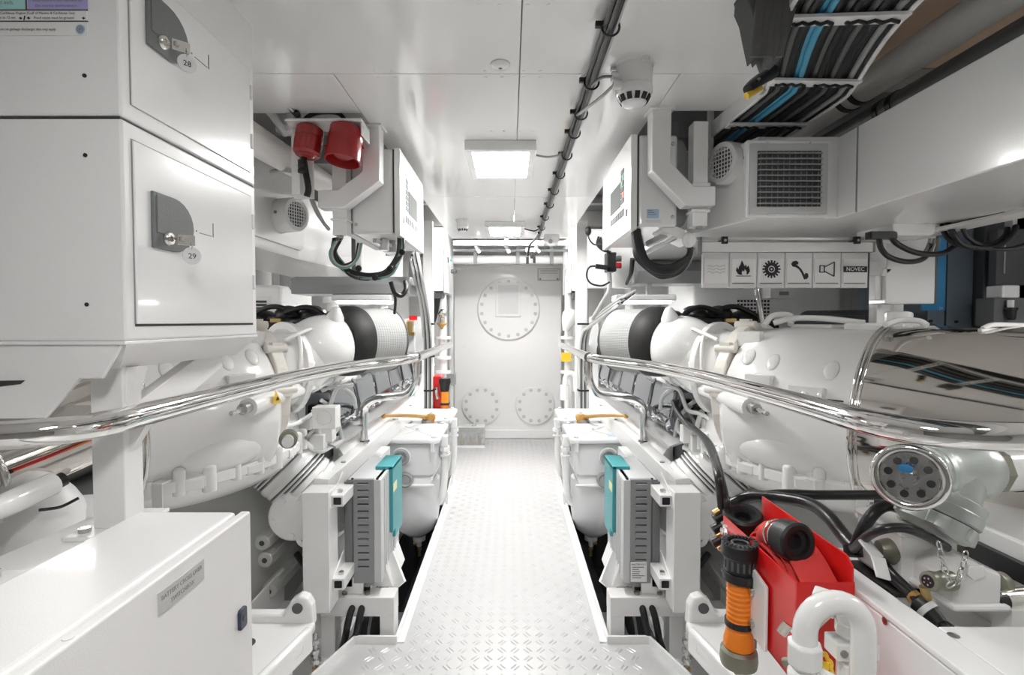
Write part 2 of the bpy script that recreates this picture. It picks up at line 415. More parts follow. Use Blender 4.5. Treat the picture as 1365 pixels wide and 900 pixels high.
# --- ceiling lamps
def lamp(y, label, m='lamp'):
    t = T('ceiling_light', label, 'ceiling light', (-.005, y + .2, 2.1), 'recessed ceiling lights')
    B().box(-.155, .145, y, y + .032, 2.108, 2.15).box(-.155, .145, y + .42, y + .45, 2.108, 2.15).box(-.155, -.125, y + .032, y + .42, 2.1085, 2.15).box(.115, .145, y + .032, y + .42, 2.1085, 2.15).build('housing', 'white', t, bevel=.003)
    B().box(-.125, .115, y + .032, y + .42, 2.112, 2.12).build('diffuser', m, t)
lamp(2.2, 'nearest square ceiling light with lit white panel')
lamp(3.98, 'far ceiling light in front of the bright cross rail')
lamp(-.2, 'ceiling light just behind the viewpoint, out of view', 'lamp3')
t = T('added_deckhead_light', 'added unseen tube lamp above the steelwork, brightening the far bulkhead', 'lamp', (0, 4.9, 2.3))  # added lamp, kept out of sight, to brighten the end bulkhead
B().box(-.5, .5, 4.82, 5.0, 2.36, 2.41).box(-.02, .02, 4.88, 4.92, 2.41, 2.55).build('housing', 'white', t); B().box(-.48, .48, 4.83, 4.99, 2.35, 2.36).build('diffuser', 'lamp', t)
for nm, lab, p, w, m in (('added_deckhead_light', 'added unseen tube lamp above the duct, brightening the grille side pipes', (1.15, .1, 2.45), .5, 'lamp2'), ('bulkhead_light', 'added unseen lamp behind the viewpoint, brightening the hose side', (1.35, -.6, 1.95), .4, 'lamp2'),  # both lamps added unseen: one lights the pipes, one the hose side
                         ('bulkhead_light', 'lamp under the duct beside the white control box, out of view', (1.75, 1.0, 1.68), .5, 'lamp2'), ('bulkhead_light', 'added unseen lamp under the duct behind the lockers', (-2.1, 2.2, 1.68), .5, 'lamp2')):  # the lamp behind the lockers is added as a pair to the other
    t = T(nm, lab, 'lamp', p)
    B().box(p[0], p[0] + w, p[1] - .06, p[1] + .06, p[2] + .011, p[2] + .06).box(p[0] + w / 2 - .02, p[0] + w / 2 + .02, p[1] - .02, p[1] + .02, p[2] + .06, 2.55 if p[2] > 2.2 else 2.15 if p[2] > 1.8 else 2.4).build('housing', 'white', t)
    B().box(p[0] + .02, p[0] + w - .02, p[1] - .05, p[1] + .05, p[2], p[2] + .01).build('diffuser', m, t)
for s in (1, -1):
    setside(s)
    for y, w in ((3.0, ''),):
        X0 = .66; Z0 = 1.50 if y > 0 else 2.08
        t = T('bulkhead_light', f'oblong bulkhead lamp above the engine {SD[s]}{w}', 'lamp', (X0 + .15, y, Z0), 'lamps over the engines')
        B().box(X0 - .03, X0 + .31, y - .05, y + .11, Z0 + .012, Z0 + .05).build('housing', 'white', t, bevel=.01)
        B().prism(rrect(X0 - .01, X0 + .29, y - .035, y + .095, .03), 'xy', Z0, Z0 + .014).build('diffuser', 'lamp2', t)
        B().box(X0 + .16, X0 + .19, y + .02, y + .05, Z0 + .05, 2.5).build('bracket', 'white', t)
setside(1)
# --- small ceiling devices
p = U(667, 93, .745 * F / 335)
t = T('sprinkler_disc', 'flat white disc with a dark centre on the ceiling panel', 'ceiling disc', (p.x, p.y, 2.14))
B().lathe([(.006, -.013), (.022, -.011), (.029, -.004), (.029, 0)], (p.x, p.y, 2.15), (0, 0, 1)).build('disc', 'white', t, smooth=40)
B().cyl((p.x, p.y, 2.1365), (p.x, p.y, 2.139), .0055, seg=14).build('nozzle', 'dgrey', t)
def detector(x, y, lab, sc=1.):
    t = T('smoke_detector', lab, 'smoke detector', (x, y, 2.15 - .12 * sc)); z = 2.15; k = sc
    B().lathe([(.052 * k, -.062 * k), (.054 * k, -.055 * k), (.054 * k, -.004), (.058 * k, 0)], (x, y, z), (0, 0, 1), 32).build('base', 'white', t, smooth=40)
    B().lathe([(.0505 * k, -.085 * k), (.054 * k, -.078 * k), (.0545 * k, -.064 * k)], (x, y, z), (0, 0, 1), 32).build('collar', 'white', t, smooth=40)
    B().lathe([(.024 * k, -.118 * k), (.034 * k, -.112 * k), (.038 * k, -.104 * k), (.05 * k, -.085 * k)], (x, y, z), (0, 0, 1), 32).build('head', 'white', t, smooth=40)
    b = B()
    for i in range(12):
        a = 2 * PI * i / 12; u = V((math.cos(a), math.sin(a), 0)); c = V((x, y, z - .0985 * k)) + u * .0415 * k
        b.obox(c, u.cross(V((0, 0, 1))), u + V((0, 0, -.55)), V((0, 0, 1)) + u * .55, .014 * k, .006 * k, .02 * k)
    b.build('slots', 'black', t)
    for a in (math.radians(70), math.radians(190)):
        q = V((x + .058 * k * math.cos(a), y - .058 * k * math.sin(a), z - .012)); B().cyl(q, q + V((0, 0, .012)), .011 * k, seg=14).build('lug', 'white', t, smooth=40)
    if sc > .9:
        for dz, dy in ((-.035, .01), (-.07, .035)):
            B().cyl((x - .045, y - dy, z + dz), (x - .068, y - dy, z + dz), .014, seg=16).build('cable_gland', 'white', t, smooth=40)
    return t
detector(.40, 1.57, 'round white smoke detector fed by two grey cables')
detector(-.315, 3.9, 'small white smoke detector near the far ceiling light', .8)
p = U(735, 322, 4.6)
t = T('camera_dome', 'small white ball camera under the far end of the ceiling', 'camera', (p.x, 4.6, p.z - .06))
B().box(p.x - .065, p.x + .065, 4.56, 4.69, 2.07, 2.15).build('mounting_box', 'white', t, bevel=.006)
B().ell((p.x, 4.61, p.z + .015), .056).build('ball', 'white', t, smooth=60)
B().cyl((p.x - .01, 4.558, p.z - .005), (p.x - .012, 4.548, p.z - .008), .018, seg=18).build('lens', 'gink', t, smooth=40)
# --- cable run clipped along the ceiling
t = T('cable_run', 'bundle of black and grey cables clipped along the ceiling', 'cables', (.28, 2, 2.1))
for dx, dz, r, m, n in ((-.009, -.016, .0085, 'blackg', 'cable'), (.009, -.016, .0085, 'blackg', 'cable'), (.0, -.03, .0075, 'blackg', 'cable'), (.019, -.012, .005, 'lcable', 'cable')):
    B().tube([(.28 + dx, y, 2.145 + dz + .002 * math.sin(y * 5 + dx * 90)) for y in [.2 + .2 * i for i in range(23)]], r, 8).build(n, m, t, smooth=60, label='pale grey cable' if m == 'lcable' else 'black cable')
fst = None
for y in (1.0, 1.32, 1.62, 1.86, 2.05, 2.32, 2.62, 2.95, 3.3, 3.7, 4.1):
    if fst is None:
        fst = B().torus((.283, y, 2.126), (0, 1, 0), .022, .003, 20, 6).box(.245, .262, y - .006, y + .006, 2.125, 2.138).build('cable_tie', 'black', t, own=True); y0 = y
    else: clone(fst, off=(0, y - y0, 0))
for nm, pts, lab in (('detector_cable', [(.275, 1.66, 2.122), (.285, 1.60, 2.112), (.305, 1.565, 2.115), (.335, 1.56, 2.115)], 'grey cable looping from the ceiling bundle to the detector'),
                     ('detector_cable', [(.27, 1.86, 2.12), (.28, 1.75, 2.095), (.31, 1.62, 2.08), (.335, 1.535, 2.08)], 'lower grey cable running from the ceiling bundle to the detector'),
                     ('light_cable', [(.255, 2.28, 2.12), (.235, 2.30, 2.115), (.195, 2.33, 2.12), (.15, 2.33, 2.128)], 'short grey cable from ceiling bundle to the nearest light'),
                     ('light_cable', [(.262, 4.1, 2.12), (.23, 4.13, 2.105), (.19, 4.14, 2.11), (.14, 4.14, 2.125)], 'short black cable from ceiling bundle to the far light')):
    tag(B().tube(pts, .0048, 8, sm=8).build(nm, 'gcable' if 'black' not in lab else 'blackg', smooth=60), lab, 'cable')
tag(B().tube([(.27, 4.3, 2.12), (.26, 4.6, 2.12), (.22, 4.85, 2.1), (.20, 5.0, 2.02)], .011, 8, sm=6).build('cable_tail', 'blackg', smooth=60), 'black cable end dropping to the bright cross rail', 'cable')
# ================================================================== ENGINES
D = V((.6, -.8, 0)); N = V((-.8, -.6, 0)); Zv = V((0, 0, 1))
def A(t, z): return V((.98 - .6 * t, 1.3 + .8 * t, z))
def onc(t, z, r, ph):
    ph = math.radians(ph); return A(t, z) + (N * math.cos(ph) + Zv * math.sin(ph)) * r
def engine(s):
    global G
    setside(s)
    e = T('marine_engine', f'long white marine engine {SD[s]}', 'engine', (1.2, 2.5, -.1), 'main engines')
    # block and crankcase
    B().box(.90, 1.9, 2.75, 5.1, .35, 1.06).box(1.0, 1.8, 2.7, 5.0, -.1, .36).build('block', 'engine', e, bevel=.02)
    G = (1.35, V((-.012, 0, -.49)))            # turbocharger end of the engine is drawn small and enlarged here
    # turbine housing: big white drum running diagonally out to the heat shield
    b = B().lathe([(.16, -.01), (.215, 0), (.232, .02), (.238, .10), (.238, .22), (.234, .335)], A(.33, 1.145), D, 56)
    b.build('turbine_housing', 'engine', e, smooth=40)
    b = B()
    for t, ph in ((.27, 42), (.20, 39), (.06, 36)):
        c = onc(t, 1.145, .236, ph); n_ = N * math.cos(math.radians(ph)) + Zv * math.sin(math.radians(ph))
        B().ell(c, (.017, .027, .006), 20, 10, n_).build('casting_boss', 'engine', e, smooth=60)
    for t, ph in ((.22, 24), (.30, 60)):
        c = onc(t, 1.145, .236, ph); B().obox(c, D, N.cross(D), N, .07, .045, .02).build('casting_pad', 'engine', e, bevel=.004)
    B().tube([onc(.31 - .29 * k / 12, 1.145,   .2375, 18) for k in range(13)], .0018, 6).build('joint_seam', 'gap', e)
    c = onc(.10, 1.145, .237, 19)
    b = B().obox(c, D, N.cross(D), N + Zv * .33, .085, .045, .018); 
    for q in (-.035, .0, .035): b.cyl(c + D * q + N * .006 + Zv * .003, c + D * q + N * .018 + Zv * .006, .007, seg=12)
    b.build('inspection_cover', 'engine', e, bevel=.005)
    # lifting links, pipes and rods lying on top
    b = B().tube([onc(.28, 1.145, .25, 84), onc(.24, 1.145, .262, 88), onc(.16, 1.145, .262, 90), onc(.06, 1.145, .25, 90)], .008, 8, sm=6)
    b.tube([onc(.30, 1.145, .245, 80), onc(.29, 1.145, .27, 88), onc(.25, 1.145, .27, 92), onc(.24, 1.145, .245, 88)], .009, 8, sm=6)
    b.build('lifting_link', 'engine', e, smooth=60)
    B().obox(onc(.03, 1.145, .243, 100), D, N, Zv, .13, .16, .022).obox(onc(.19, 1.145, .243, 104), D, N, Zv, .11, .12, .02).cyl(onc(-.0, 1.145, .24, 100), onc(-.0, 1.165, .262, 100), .03).build('top_cover', 'engine', e, bevel=.008)
    # polished heat shield with rolled rim
    hs = B().lathe([(.23, -.002), (.243, .0), (.2445, .02), (.2445, .62), (.22, .69), (.15, .73), (.02, .745)], A(.0, 1.145), D, 72).build('heat_shield', 'shield', e, smooth=50, label='mirror-polished heat shield')
    B().torus(A(.0, 1.145), D, .2445, .0062, 72, 10).torus(A(-.012, 1.145), D, .2445, .003, 72, 8).build('rolled_rim', 'chrome', hs, smooth=60)
    b = B()
    for t, ph in ((-.03, 62), (-.03, 8), (-.03, -40)):
        n_ = N * math.cos(math.radians(ph)) + Zv * math.sin(math.radians(ph)); c = onc(t, 1.145, .2445, ph); b.cyl(c, c + n_ * .005, .008, seg=14)
    b.build('fixing_screw', 'steel', hs, smooth=40)
    # clamp ring and turbocharger centre section
    B().ring(A(.365, 1.19), A(.33, 1.19), .205, .15, 48).build('clamp_ring', 'cream', e, bevel=.005, label='cream clamp ring')
    for ph in (75, 40, 5):
        c = A(.348, 1.19) + (N * math.cos(math.radians(ph)) + Zv * math.sin(math.radians(ph))) * .205
        B().cyl(c - D * .03, c + D * .03, .012, seg=12).obox(c, D, N.cross(D), N, .03, .036, .018).build('clamp_lug', 'cream', e, smooth=40, label='cream bolt lug')
    B().lathe([(.11, 0), (.125, .01), (.13, .04), (.118, .06), (.118, .14), (.11, .16)], A(.50, 1.25), D, 40).build('bearing_housing', 'engine', e, smooth=35)
    B().ring(A(.475, 1.25), A(.455, 1.25), .148, .10, 40).build('bearing_flange', 'engine', e, bevel=.004)
    b = B()
    b.tube([onc(.44, 1.25, .12, 60), onc(.44, 1.25, .16, 40), onc(.42, 1.25, .16, 5), onc(.43, 1.25, .12, -25)], .007, 8, sm=6)
    b.tube([onc(.50, 1.25, .11, 70), onc(.49, 1.25, .165, 50), onc(.39, 1.2, .195, 48)], .006, 8, sm=6)
    b.tube([onc(.49, 1.25, .12, 10), onc(.45, 1.25, .15, -8), onc(.45, 1.25, .12, -40)], .006, 8, sm=6)
    b.build('oil_pipe', 'engine', e, smooth=60)
    # intake elbow, boot and air filter
    c = U(908, 463, 1.74) if s > 0 else V((.60, 1.74, 1.315))
    B().ell(c, (.112, .105, .125), 36, 20, D).cyl(c + D * .02, A(.49, 1.26), .10, .115, 32).cyl(c - D * .08, c - D * .16 + Zv * .015, .095, .108, 36).build('intake_elbow', 'engine', e, smooth=60, label='smooth white intake elbow')
    q = c + V((-.045, -.02, .10)); B().lathe([(.032, -.03), (.028, 0), (.012, .03), (.004, .034)], q, V((-.2, -.2, 1)), 18).build('elbow_spigot', 'engine', e, smooth=60)
    f0 = c - D * .115 + V((0, 0, .016)); f1 = f0 - D * .15
    B().lathe([(.085, -.045), (.108, -.040), (.118, -.025), (.1215, .0), (.1215, .03), (.117, .042)], f0 + D * .03, -D, 48).build('rubber_boot', 'rubber', e, smooth=40, label='black rubber boot')
    prof = [(.10, 0)] + [(.1135 + (.0010 if k % 2 else 0), .15 * k / 30) for k in range(31)] + [(.10, .15)]
    af = B().lathe(prof, f0, -D, 240, pleat=.0008).build('air_filter', 'filt', e, smooth=20, label='grey gauze air filter drum')
    B().torus(f1, D, .1125, .0045, 64, 8).lathe([(.11, 0), (.09, .006), (.02, .01)], f1, -D, 48).build('end_cap', 'dgrey', af, smooth=50)
    B().ring(f0 + D * .055, f0 + D * .047, .117, .10, 48).build('hose_clip', 'steel', e)
    # second filter of the outer bank
    g0 = V((1.36, 1.86, 1.30))
    B().lathe([(.12, 0)] + [(.140 + (.0012 if k % 2 else 0), .26 * k / 26) for k in range(27)] + [(.12, .26)], g0, -D, 100, pleat=.002).build('outer_air_filter', 'dgrey', e, smooth=20, label='dark grey air filter drum of the outer bank')
    B().cyl(g0 + D * .05, g0, .142, seg=40).cyl(g0 + D * .2 - Zv * .03, g0 + D * .05, .09, .12, seg=32).build('outer_boot', 'black', e, smooth=40)
    # black wiring loom draped over the top
    b = B(); rnd = random.Random(3)
    for k in range(9):
        y = 2.0 + .035 * (k % 5); z0 = 1.365 + .016 * (k // 3)
        b.tube([(.60 + .05 * i, y + rnd.uniform(-.02, .02), z0 + .045 * math.sin(PI * min(1, max(0, (.05 * i + .02) / .42))) * (.5 + .1 * k) * .4 + rnd.uniform(-.006, .006)) for i in range(10)], .013, 8, sm=4)
    for x, z in ((.68, 1.40), (.76, 1.42), (.86, 1.42), (.95, 1.40)): b.ell((x, 2.08, z), (.075, .05, .042), 14, 8)
    b.tube([(.64, 2.0, 1.38), (.74, 2.0, 1.45), (.84, 2.0, 1.435)], .010, 8, sm=6).tube([(.80, 2.02, 1.43), (.90, 2.02, 1.455), (1.02, 2.02, 1.40)], .010, 8, sm=6)
    b.box(.60, 1.10, 2.0, 2.2, 1.30, 1.37)
    wl = b.build('wiring_loom', 'black', e, smooth=60, label='black wiring loom')
    b = B()
    for x, w, z in ((.70, .025, 1.39), (.775, .03, 1.385), (.85, .04, 1.395), (.93, .035, 1.385)): b.box(x, x + w, 1.985, 2.0, z, z + .014)
    b.build('connector', 'brass', wl, label='yellowish connectors')
    B().ell(onc(.17, 1.145, .205, -20), (.125, .06, .047), 40, 18, N).build('casing_bulge', 'engine', e, smooth=60)
    # lower casing with a bolted flange
    o = (.95, 1.55, 1.03); sc_ = (.42, .32)
    B().lathe([(.2, -.105), (.62, -.10), (.84, -.085), (.93, -.055), (.955, -.03)], o, Zv, 72, sc_).build('lower_casing', 'engine', e, smooth=35)
    B().lathe([(.94, -.032), (1.0, -.03), (1.0, -.004), (.955, 0)], o, Zv, 72, sc_).build('casing_flange', 'engine', e, bevel=.003)
    B().lathe([(.955, -.004), (.952, .02), (.94, .05), (.915, .09), (.87, .13), (.79, .165), (.66, .19), (.4, .21)], o, Zv, 72, sc_).build('upper_casing', 'engine', e, smooth=35)
    for k in range(19):
        a = math.radians(-95 + 190 * k / 18); x = o[0] - .972 * .32 * math.cos(a) ; y = o[1] - .972 * .42 * math.sin(a)
        r = (.0125, .0165, .014)[k % 3]; b = B()
        b.cyl((x, y, o[2] - (.036, .046, .040)[k % 3]), (x, y, o[2] + (.004, .012, .016)[k % 3]), r, seg=18)
        if k % 3: b.ell((x, y, o[2] + (.004, .012, .016)[k % 3]), (r, r, .010), 16, 8)
        b.build('flange_bolt', 'engine', e, smooth=40)
    for k in range(7):
        a = math.radians(-85 + 170 * (k + .5) / 7); x = o[0] - .975 * .32 * math.cos(a) ; y = o[1] - .975 * .42 * math.sin(a)
        B().obox((x, y, o[2] - .02), (math.sin(a), -math.cos(a), 0), (math.cos(a), math.sin(a), 0), Zv, .05, .022, .026).build('flange_pad', 'engine', e, bevel=.004)
    for x, y in (((.735, 1.20), (.805, 1.16)) if s > 0 else ((.77, 1.18),)):
        B().box(x, x + .024, y - .004, y, .965, 1.03).box(x, x + .024, y - .004, y + .03, 1.028, 1.033).ring((x + .012, y - .0045, .972), (x + .012, y, .972), .013, .006, 16).build('strap_tab', 'engine', e, bevel=.0015)
        B().cyl((x + .012, y - .006, .972), (x + .012, y - .004, .972), .0065, seg=14).build('tab_hole', 'black', e)
    # exhaust bellows and elbow
    ax = V((-.68, .12, -.70)).normalized(); p0 = U(965, 617, 1.76) - ax * .02
    prof = [(.085, -.05), (.104, -.045), (.108, 0)]
    h = 0
    for grp in (3, 0, 3):
        if grp:
            for k in range(grp): prof += [(.110, h + .003), (.110, h + .0075), (.099, h + .008), (.099, h + .012)]; h += .0125
        else: prof += [(.108, h + .004), (.111, h + .014), (.111, h + .022), (.108, h + .032)]; h += .036
    prof += [(.108, h + .004), (.110, h + .02), (.085, h + .03)]
    B().lathe(prof, p0, ax, 56).build('bellows', 'engine', e, smooth=30, label='white ribbed bellows')
    for j, h0 in enumerate((.0085, .021, .0335, .082, .0945, .107)):
        B().ring(p0 + ax * h0, p0 + ax * (h0 + .0032), .1035, .09, 56).build('bellows_groove', 'dgrey', e, smooth=40, label='dark groove')
    q = p0 + ax * .135
    B().tube([q - ax * .02, q + ax * .03, q + ax * .08 + V((-.01, .05, -.04)), q + ax * .07 + V((.05, .14, -.14))], .086, 28, fil=.08).lathe([(.1, 0), (.114, .004), (.114, .02), (.1, .025)], q, ax, 40).build('exhaust_elbow', 'engine', e, smooth=40)
    k_ = V((.676, 1.665, .775)); fd = V((-.15, -1, .1)).normalized()
    wc = B().lathe([(.055, -.09), (.066, -.07), (.07, -.03), (.079, -.025), (.079, -.002), (.074, .004), (.05, .010), (.02, .012)], k_, fd, 30).build('water_connection', 'engine', e, smooth=35)
    u_, v_, _ = frame(fd)
    for j in range(5):
        an = 2 * PI * j / 5 + .4; c_ = k_ + (u_ * math.cos(an) + v_ * math.sin(an)) * .060; B().cyl(c_, c_ + fd * .014, .0105, seg=6).build('flange_nut', 'engine', wc)
    r0 = V((.640, 1.665, .703)); B().lathe([(.028, -.03), (.028, .004), (.022, .006), (.013, .004), (.012, -.008), (.003, -.009)], r0, fd, 24).bar(r0 - fd * .01 + V((.01, 0, .05)), r0 - fd * .01, .035, .02).build('drain_plug', 'engine', wc, smooth=35)
    # gearbox bell housing low down, with cast lugs
    o2 = V((1.08, 1.78, .60))
    B().lathe([(.12, -.06), (.22, -.05), (.28, -.02), (.32, .03), (.355, .08), (.36, .12), (.36, .5), (.34, .52)], o2, (0, 1, 0), 64).build('bell_housing', 'eshade', e, smooth=40, label='shaded grey bell housing')
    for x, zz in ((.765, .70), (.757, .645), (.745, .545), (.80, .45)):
        lg = B().bar((x, 1.64, zz), (x, 1.90, zz), .045, .034).cyl((x, 1.632, zz), (x, 1.68, zz), .024, seg=18).build('housing_lug', 'eshade', e, smooth=40, bevel=.006)
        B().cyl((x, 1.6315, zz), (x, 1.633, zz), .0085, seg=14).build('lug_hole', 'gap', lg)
    # fuel pipe shrouds under the handrail
    fp = B().tube([(.615, 1.95, 1.205), (.635, 1.30, 1.185)], .024, 20).cyl((.6165, 1.86, 1.203), (.6175, 1.82, 1.202), .0285).cyl((.622, 1.72, 1.199), (.623, 1.68, 1.198), .029).build('pipe_shroud', 'engine', e, smooth=40, label='white pipe under the handrail')
    B().cyl((.635, 1.30, 1.185), (.637, 1.275, 1.184), .014, seg=14).cyl((.637, 1.275, 1.184), (.64, 1.23, 1.182), .006, seg=8).build('gland', 'steel', fp, smooth=40)
    if s < 0:
        x, y, z = .600, 1.385, 1.196
        B().add([(x, y - .026, z - .014), (x, y + .026, z - .014), (x + .004, y, z + .022)], [(0, 1, 2)]).build('warning_sticker', 'yellow', fp, label='yellow triangle sticker')
        B().add([(x - .0006, y - .010, z - .006), (x - .0006, y + .012, z - .006), (x - .0006, y + .004, z + .006)], [(0, 1, 2)]).build('warning_mark', 'ink', fp)
    B().tube([(.68, 2.3, 1.16), (.665, 2.05, 1.17), (.65, 1.98, 1.185)], .03, 16, sm=5).ell((.69, 2.22, 1.175), (.05, .06, .045)).build('fuel_rail_end', 'engine', e, smooth=50)
    # tangle of small white pipes beside the casing
    P_ = (lambda x, y, d: U(x, y, d)) if s > 0 else (lambda x, y, d: U(x, y, d) + V((-.03, .02, 0)))
    for pts, r, m in (([(884, 514, 1.92), (905, 520, 1.86), (916, 546, 1.78), (935, 552, 1.7), (958, 566, 1.6), (985, 572, 1.5)], .0075, 'engine'),
                      ([(880, 545, 1.95), (884, 528, 1.93), (905, 516, 1.9), (925, 522, 1.85)], .0075, 'engine'),
                      ([(922, 540, 1.85), (908, 553, 1.85), (903, 570, 1.83), (915, 582, 1.8), (935, 575, 1.74)], .008, 'engine'),
                      ([(898, 590, 1.9), (903, 566, 1.88), (914, 545, 1.86), (926, 535, 1.82)], .0075, 'engine'),
                      ([(925, 590, 1.75), (930, 565, 1.74), (936, 548, 1.72)], .009, 'engine'),
                      ([(912, 596, 1.82), (930, 604, 1.76), (950, 590, 1.68)], .01, 'engine'),
                      ([(916, 540, 1.84), (923, 558, 1.8), (933, 572, 1.74), (946, 586, 1.66)], .006, 'gcable'),
                      ([(905, 560, 1.84), (912, 590, 1.8), (940, 592, 1.74), (950, 572, 1.7)], .006, 'gcable')):
        B().tube([P_(*p) for p in pts], r, 8, sm=6).build('injection_pipe', m, e, smooth=60)
    for px, py, d, m, w in ((904, 565, 1.95, 'black', .018), (911, 580, 1.92, 'black', .024), (934, 548, 1.82, 'black', .02), (920, 578, 1.76, 'engine', .03), (930, 590, 1.74, 'engine', .026), (945, 566, 1.72, 'engine', .02)):
        c = P_(px, py, d); B().box(c.x - w, c.x + w, c.y - .02, c.y + .02, c.z - w, c.z + w).build('sensor_block', m, e, bevel=.005)
    if s < 0:
        c = UL(427, 556, 1.66); sb = B().box(c.x - .037, c.x + .037, c.y - .02, c.y + .03, c.z - .035, c.z + .035).build('terminal_box', 'engine', e, bevel=.004, label='square white terminal box')
        B().ring((c.x, c.y - .024, c.z), (c.x, c.y - .02, c.z), .024, .021, 28).build('embossed_ring', 'engine', sb, smooth=40)
        c = UL(376, 583, 1.34); B().cyl(c, c + V((-.01, -.03, 0)), .022).build('plug_seat', 'olive', e, smooth=40)
        B().cyl(c + V((-.01, -.03, 0)), c + V((-.02, -.055, .0)), .014).build('plug', 'engine', e, smooth=40)
    G = None
    # row of polished rocker covers running down the engine side
    for k in range(6):
        y = 2.55 + .41 * k
        prof = [(.89, .83), (.83, .85), (.815, .93), (.84, 1.06), (.88, 1.09), (.97, 1.09), (.97, .83)]
        rc = B().prism(prof, 'xz', y, y + .37).build('rocker_cover', 'rocker', e, bevel=.016, seg=3, label='polished metal rocker cover')
        B().prism([(.838, 1.05), (.872, 1.102), (.99, 1.102), (.99, 1.05)], 'xz', y - .012, y + .16).build('cover_cap', 'dgrey', rc, bevel=.005, label='dark cap')
        B().cyl((.835, y + .05, .87), (.815, y + .05, .865), .012, seg=10).cyl((.835, y + .32, .87), (.815, y + .32, .865), .012, seg=10).tube([(.825, y + .1, .885), (.80, y + .1, .90), (.80, y + .27, .90), (.825, y + .27, .885)], .006, 8, fil=.02).build('cover_bolt', 'steel', rc, smooth=40)
    B().prism([(.78, .80), (.785, .812), (.87, .845), (.87, .835)], 'xz', 2.45, 5.0).build('drip_ledge', 'alu', e, label='bare aluminium ledge strip')
    B().box(.862, .90, 2.5, 5.0, .72, .84).build('engine_side_rail', 'dgrey', e)
    return e
for s in (1, -1):
    engine(s)
# ------------------------------------------------------------------ engine beds, stands and feet
for s in (1, -1):
    setside(s)
    t = T('engine_bed', f'long white engine bearer with flat top {SD[s]}', 'engine bed', (.8, 3.5, -.1), 'engine bearers')
    B().prism([(.745, .61), (.745, .72), (.80, .725), (.81, .725), (.81, .61)], 'xz', 2.235, 5.34).prism([(.802, .69), (.802, .725), (.85, .80), (.855, .80), (.855, .69)], 'xz', 2.62, 5.33).build('top_plate', 'white', t, bevel=.006)
    B().prism([(.80, .61), (.80, -.1), (.855, -.1), (.855, .61)], 'xz', 2.3, 5.34).build('web_plate', 'satin', t)
    b = B()
    for y in (2.5, 2.9, 3.6, 4.2): b.cyl((.765, y, .72), (.765, y, .727), .012, seg=12)
    b.build('cap_screw', 'grey', t)
    # foot casting of the engine near the viewer
    f = T('engine_mount', f'white cast engine foot with a lifting eye low down {SD[s]}', 'engine mount', (.80, 1.6, -.1), 'cast engine feet')
    g = (lambda a, c, d: UL(a, c, d)) if s < 0 else (lambda a, c, d: U(a, c, d))
    zz = .365
    B().prism([(.67, 1.75), (.675, 1.88), (.70, 1.92), (1.1, 1.92), (1.1, 1.2), (.80, 1.2)], 'xy', zz - .10, zz - .06).bar((.672, 1.82, zz - .085), (.80, 1.22, zz - .085), .03, .09).prism([(.68, zz - .08), (.685, zz), (.70, zz + .03), (.73, zz + .04), (.76, zz + .02), (.79, zz - .03), (1.0, zz - .03), (1.0, zz - .08)], 'xz', 1.87, 1.92).build('foot_plate', 'engine', f, bevel=.012, seg=3)
    B().cyl((.735, 1.865, zz - .005), (.735, 1.873, zz - .005), .019, seg=20).build('eye_hole', 'dgrey', f); B().cyl((.86, 1.75, zz - .062), (.86, 1.75, zz - .058), .028, seg=24).build('plate_hole', 'dgrey', f)
    B().cyl((.86, 1.7, -.1), (.86, 1.7, zz - .1), .05).cyl((.86, 1.7, -.1), (.86, 1.7, -.06), .1).build('mount_pillar', 'mgrey', f, smooth=40)
    p = T('turnbuckle', f'brownish threaded rod standing beside the engine foot {SD[s]}', 'rod', (.74, 2.05, -.1), 'threaded rods')
    B().cyl((.74, 2.05, -.1), (.74, 2.05, .02), .014, seg=12).build('pin', 'brass', p, smooth=40)
    b = B().cyl((.74, 2.05, .0), (.74, 2.05, .16), .008, seg=10)
    for k in range(3): b.cyl((.74, 2.05, .04 + .04 * k), (.74, 2.05, .056 + .04 * k), .02, seg=6)
    b.build('rod', 'steel', p, smooth=30)
    w = T('bearing_pad', f'small white eye plate on the deck by the engine foot {SD[s]}', 'eye plate', (.80, 1.8, -.1), 'floor eye plates')
    B().prism(rrect(.74, .86, 1.83, 1.99, .03), 'xy', -.10, -.075).build('plate', 'engine', w, bevel=.008)
    B().cyl((.79, 1.94, -.0752), (.79, 1.94, -.074), .016, seg=18).build('hole', 'gap', w)
    # tray seen beyond the foot
    v = T('drip_tray', f'open grey tray under the engine behind the foot casting {SD[s]}', 'tray', (.9, 2.3, .0), 'open trays')
    B().box(.82, 1.0, 2.0, 2.01, .12, .28).box(.82, .83, 2.0, 2.35, .12, .28).box(.82, 1.0, 2.0, 2.35, .12, .13).box(.99, 1.0, 2.0, 2.35, .12, .28).build('tray_body', 'satin', v, bevel=.003)
    B().box(.84, .86, 2.05, 2.07, -.1, .12).box(.96, .98, 2.05, 2.07, -.1, .12).box(.84, .86, 2.3, 2.32, -.1, .12).build('tray_leg', 'satin', v)
    tag(B().tube([(.79, 2.34, .33), (.83, 2.30, .31), (.87, 2.30, .31), (.93, 2.34, .35)], .014, 10, sm=6).build('black_hose', 'black', smooth=60), f'short black hose curving behind the white post {SD[s]}', 'hose', 'short black hoses')
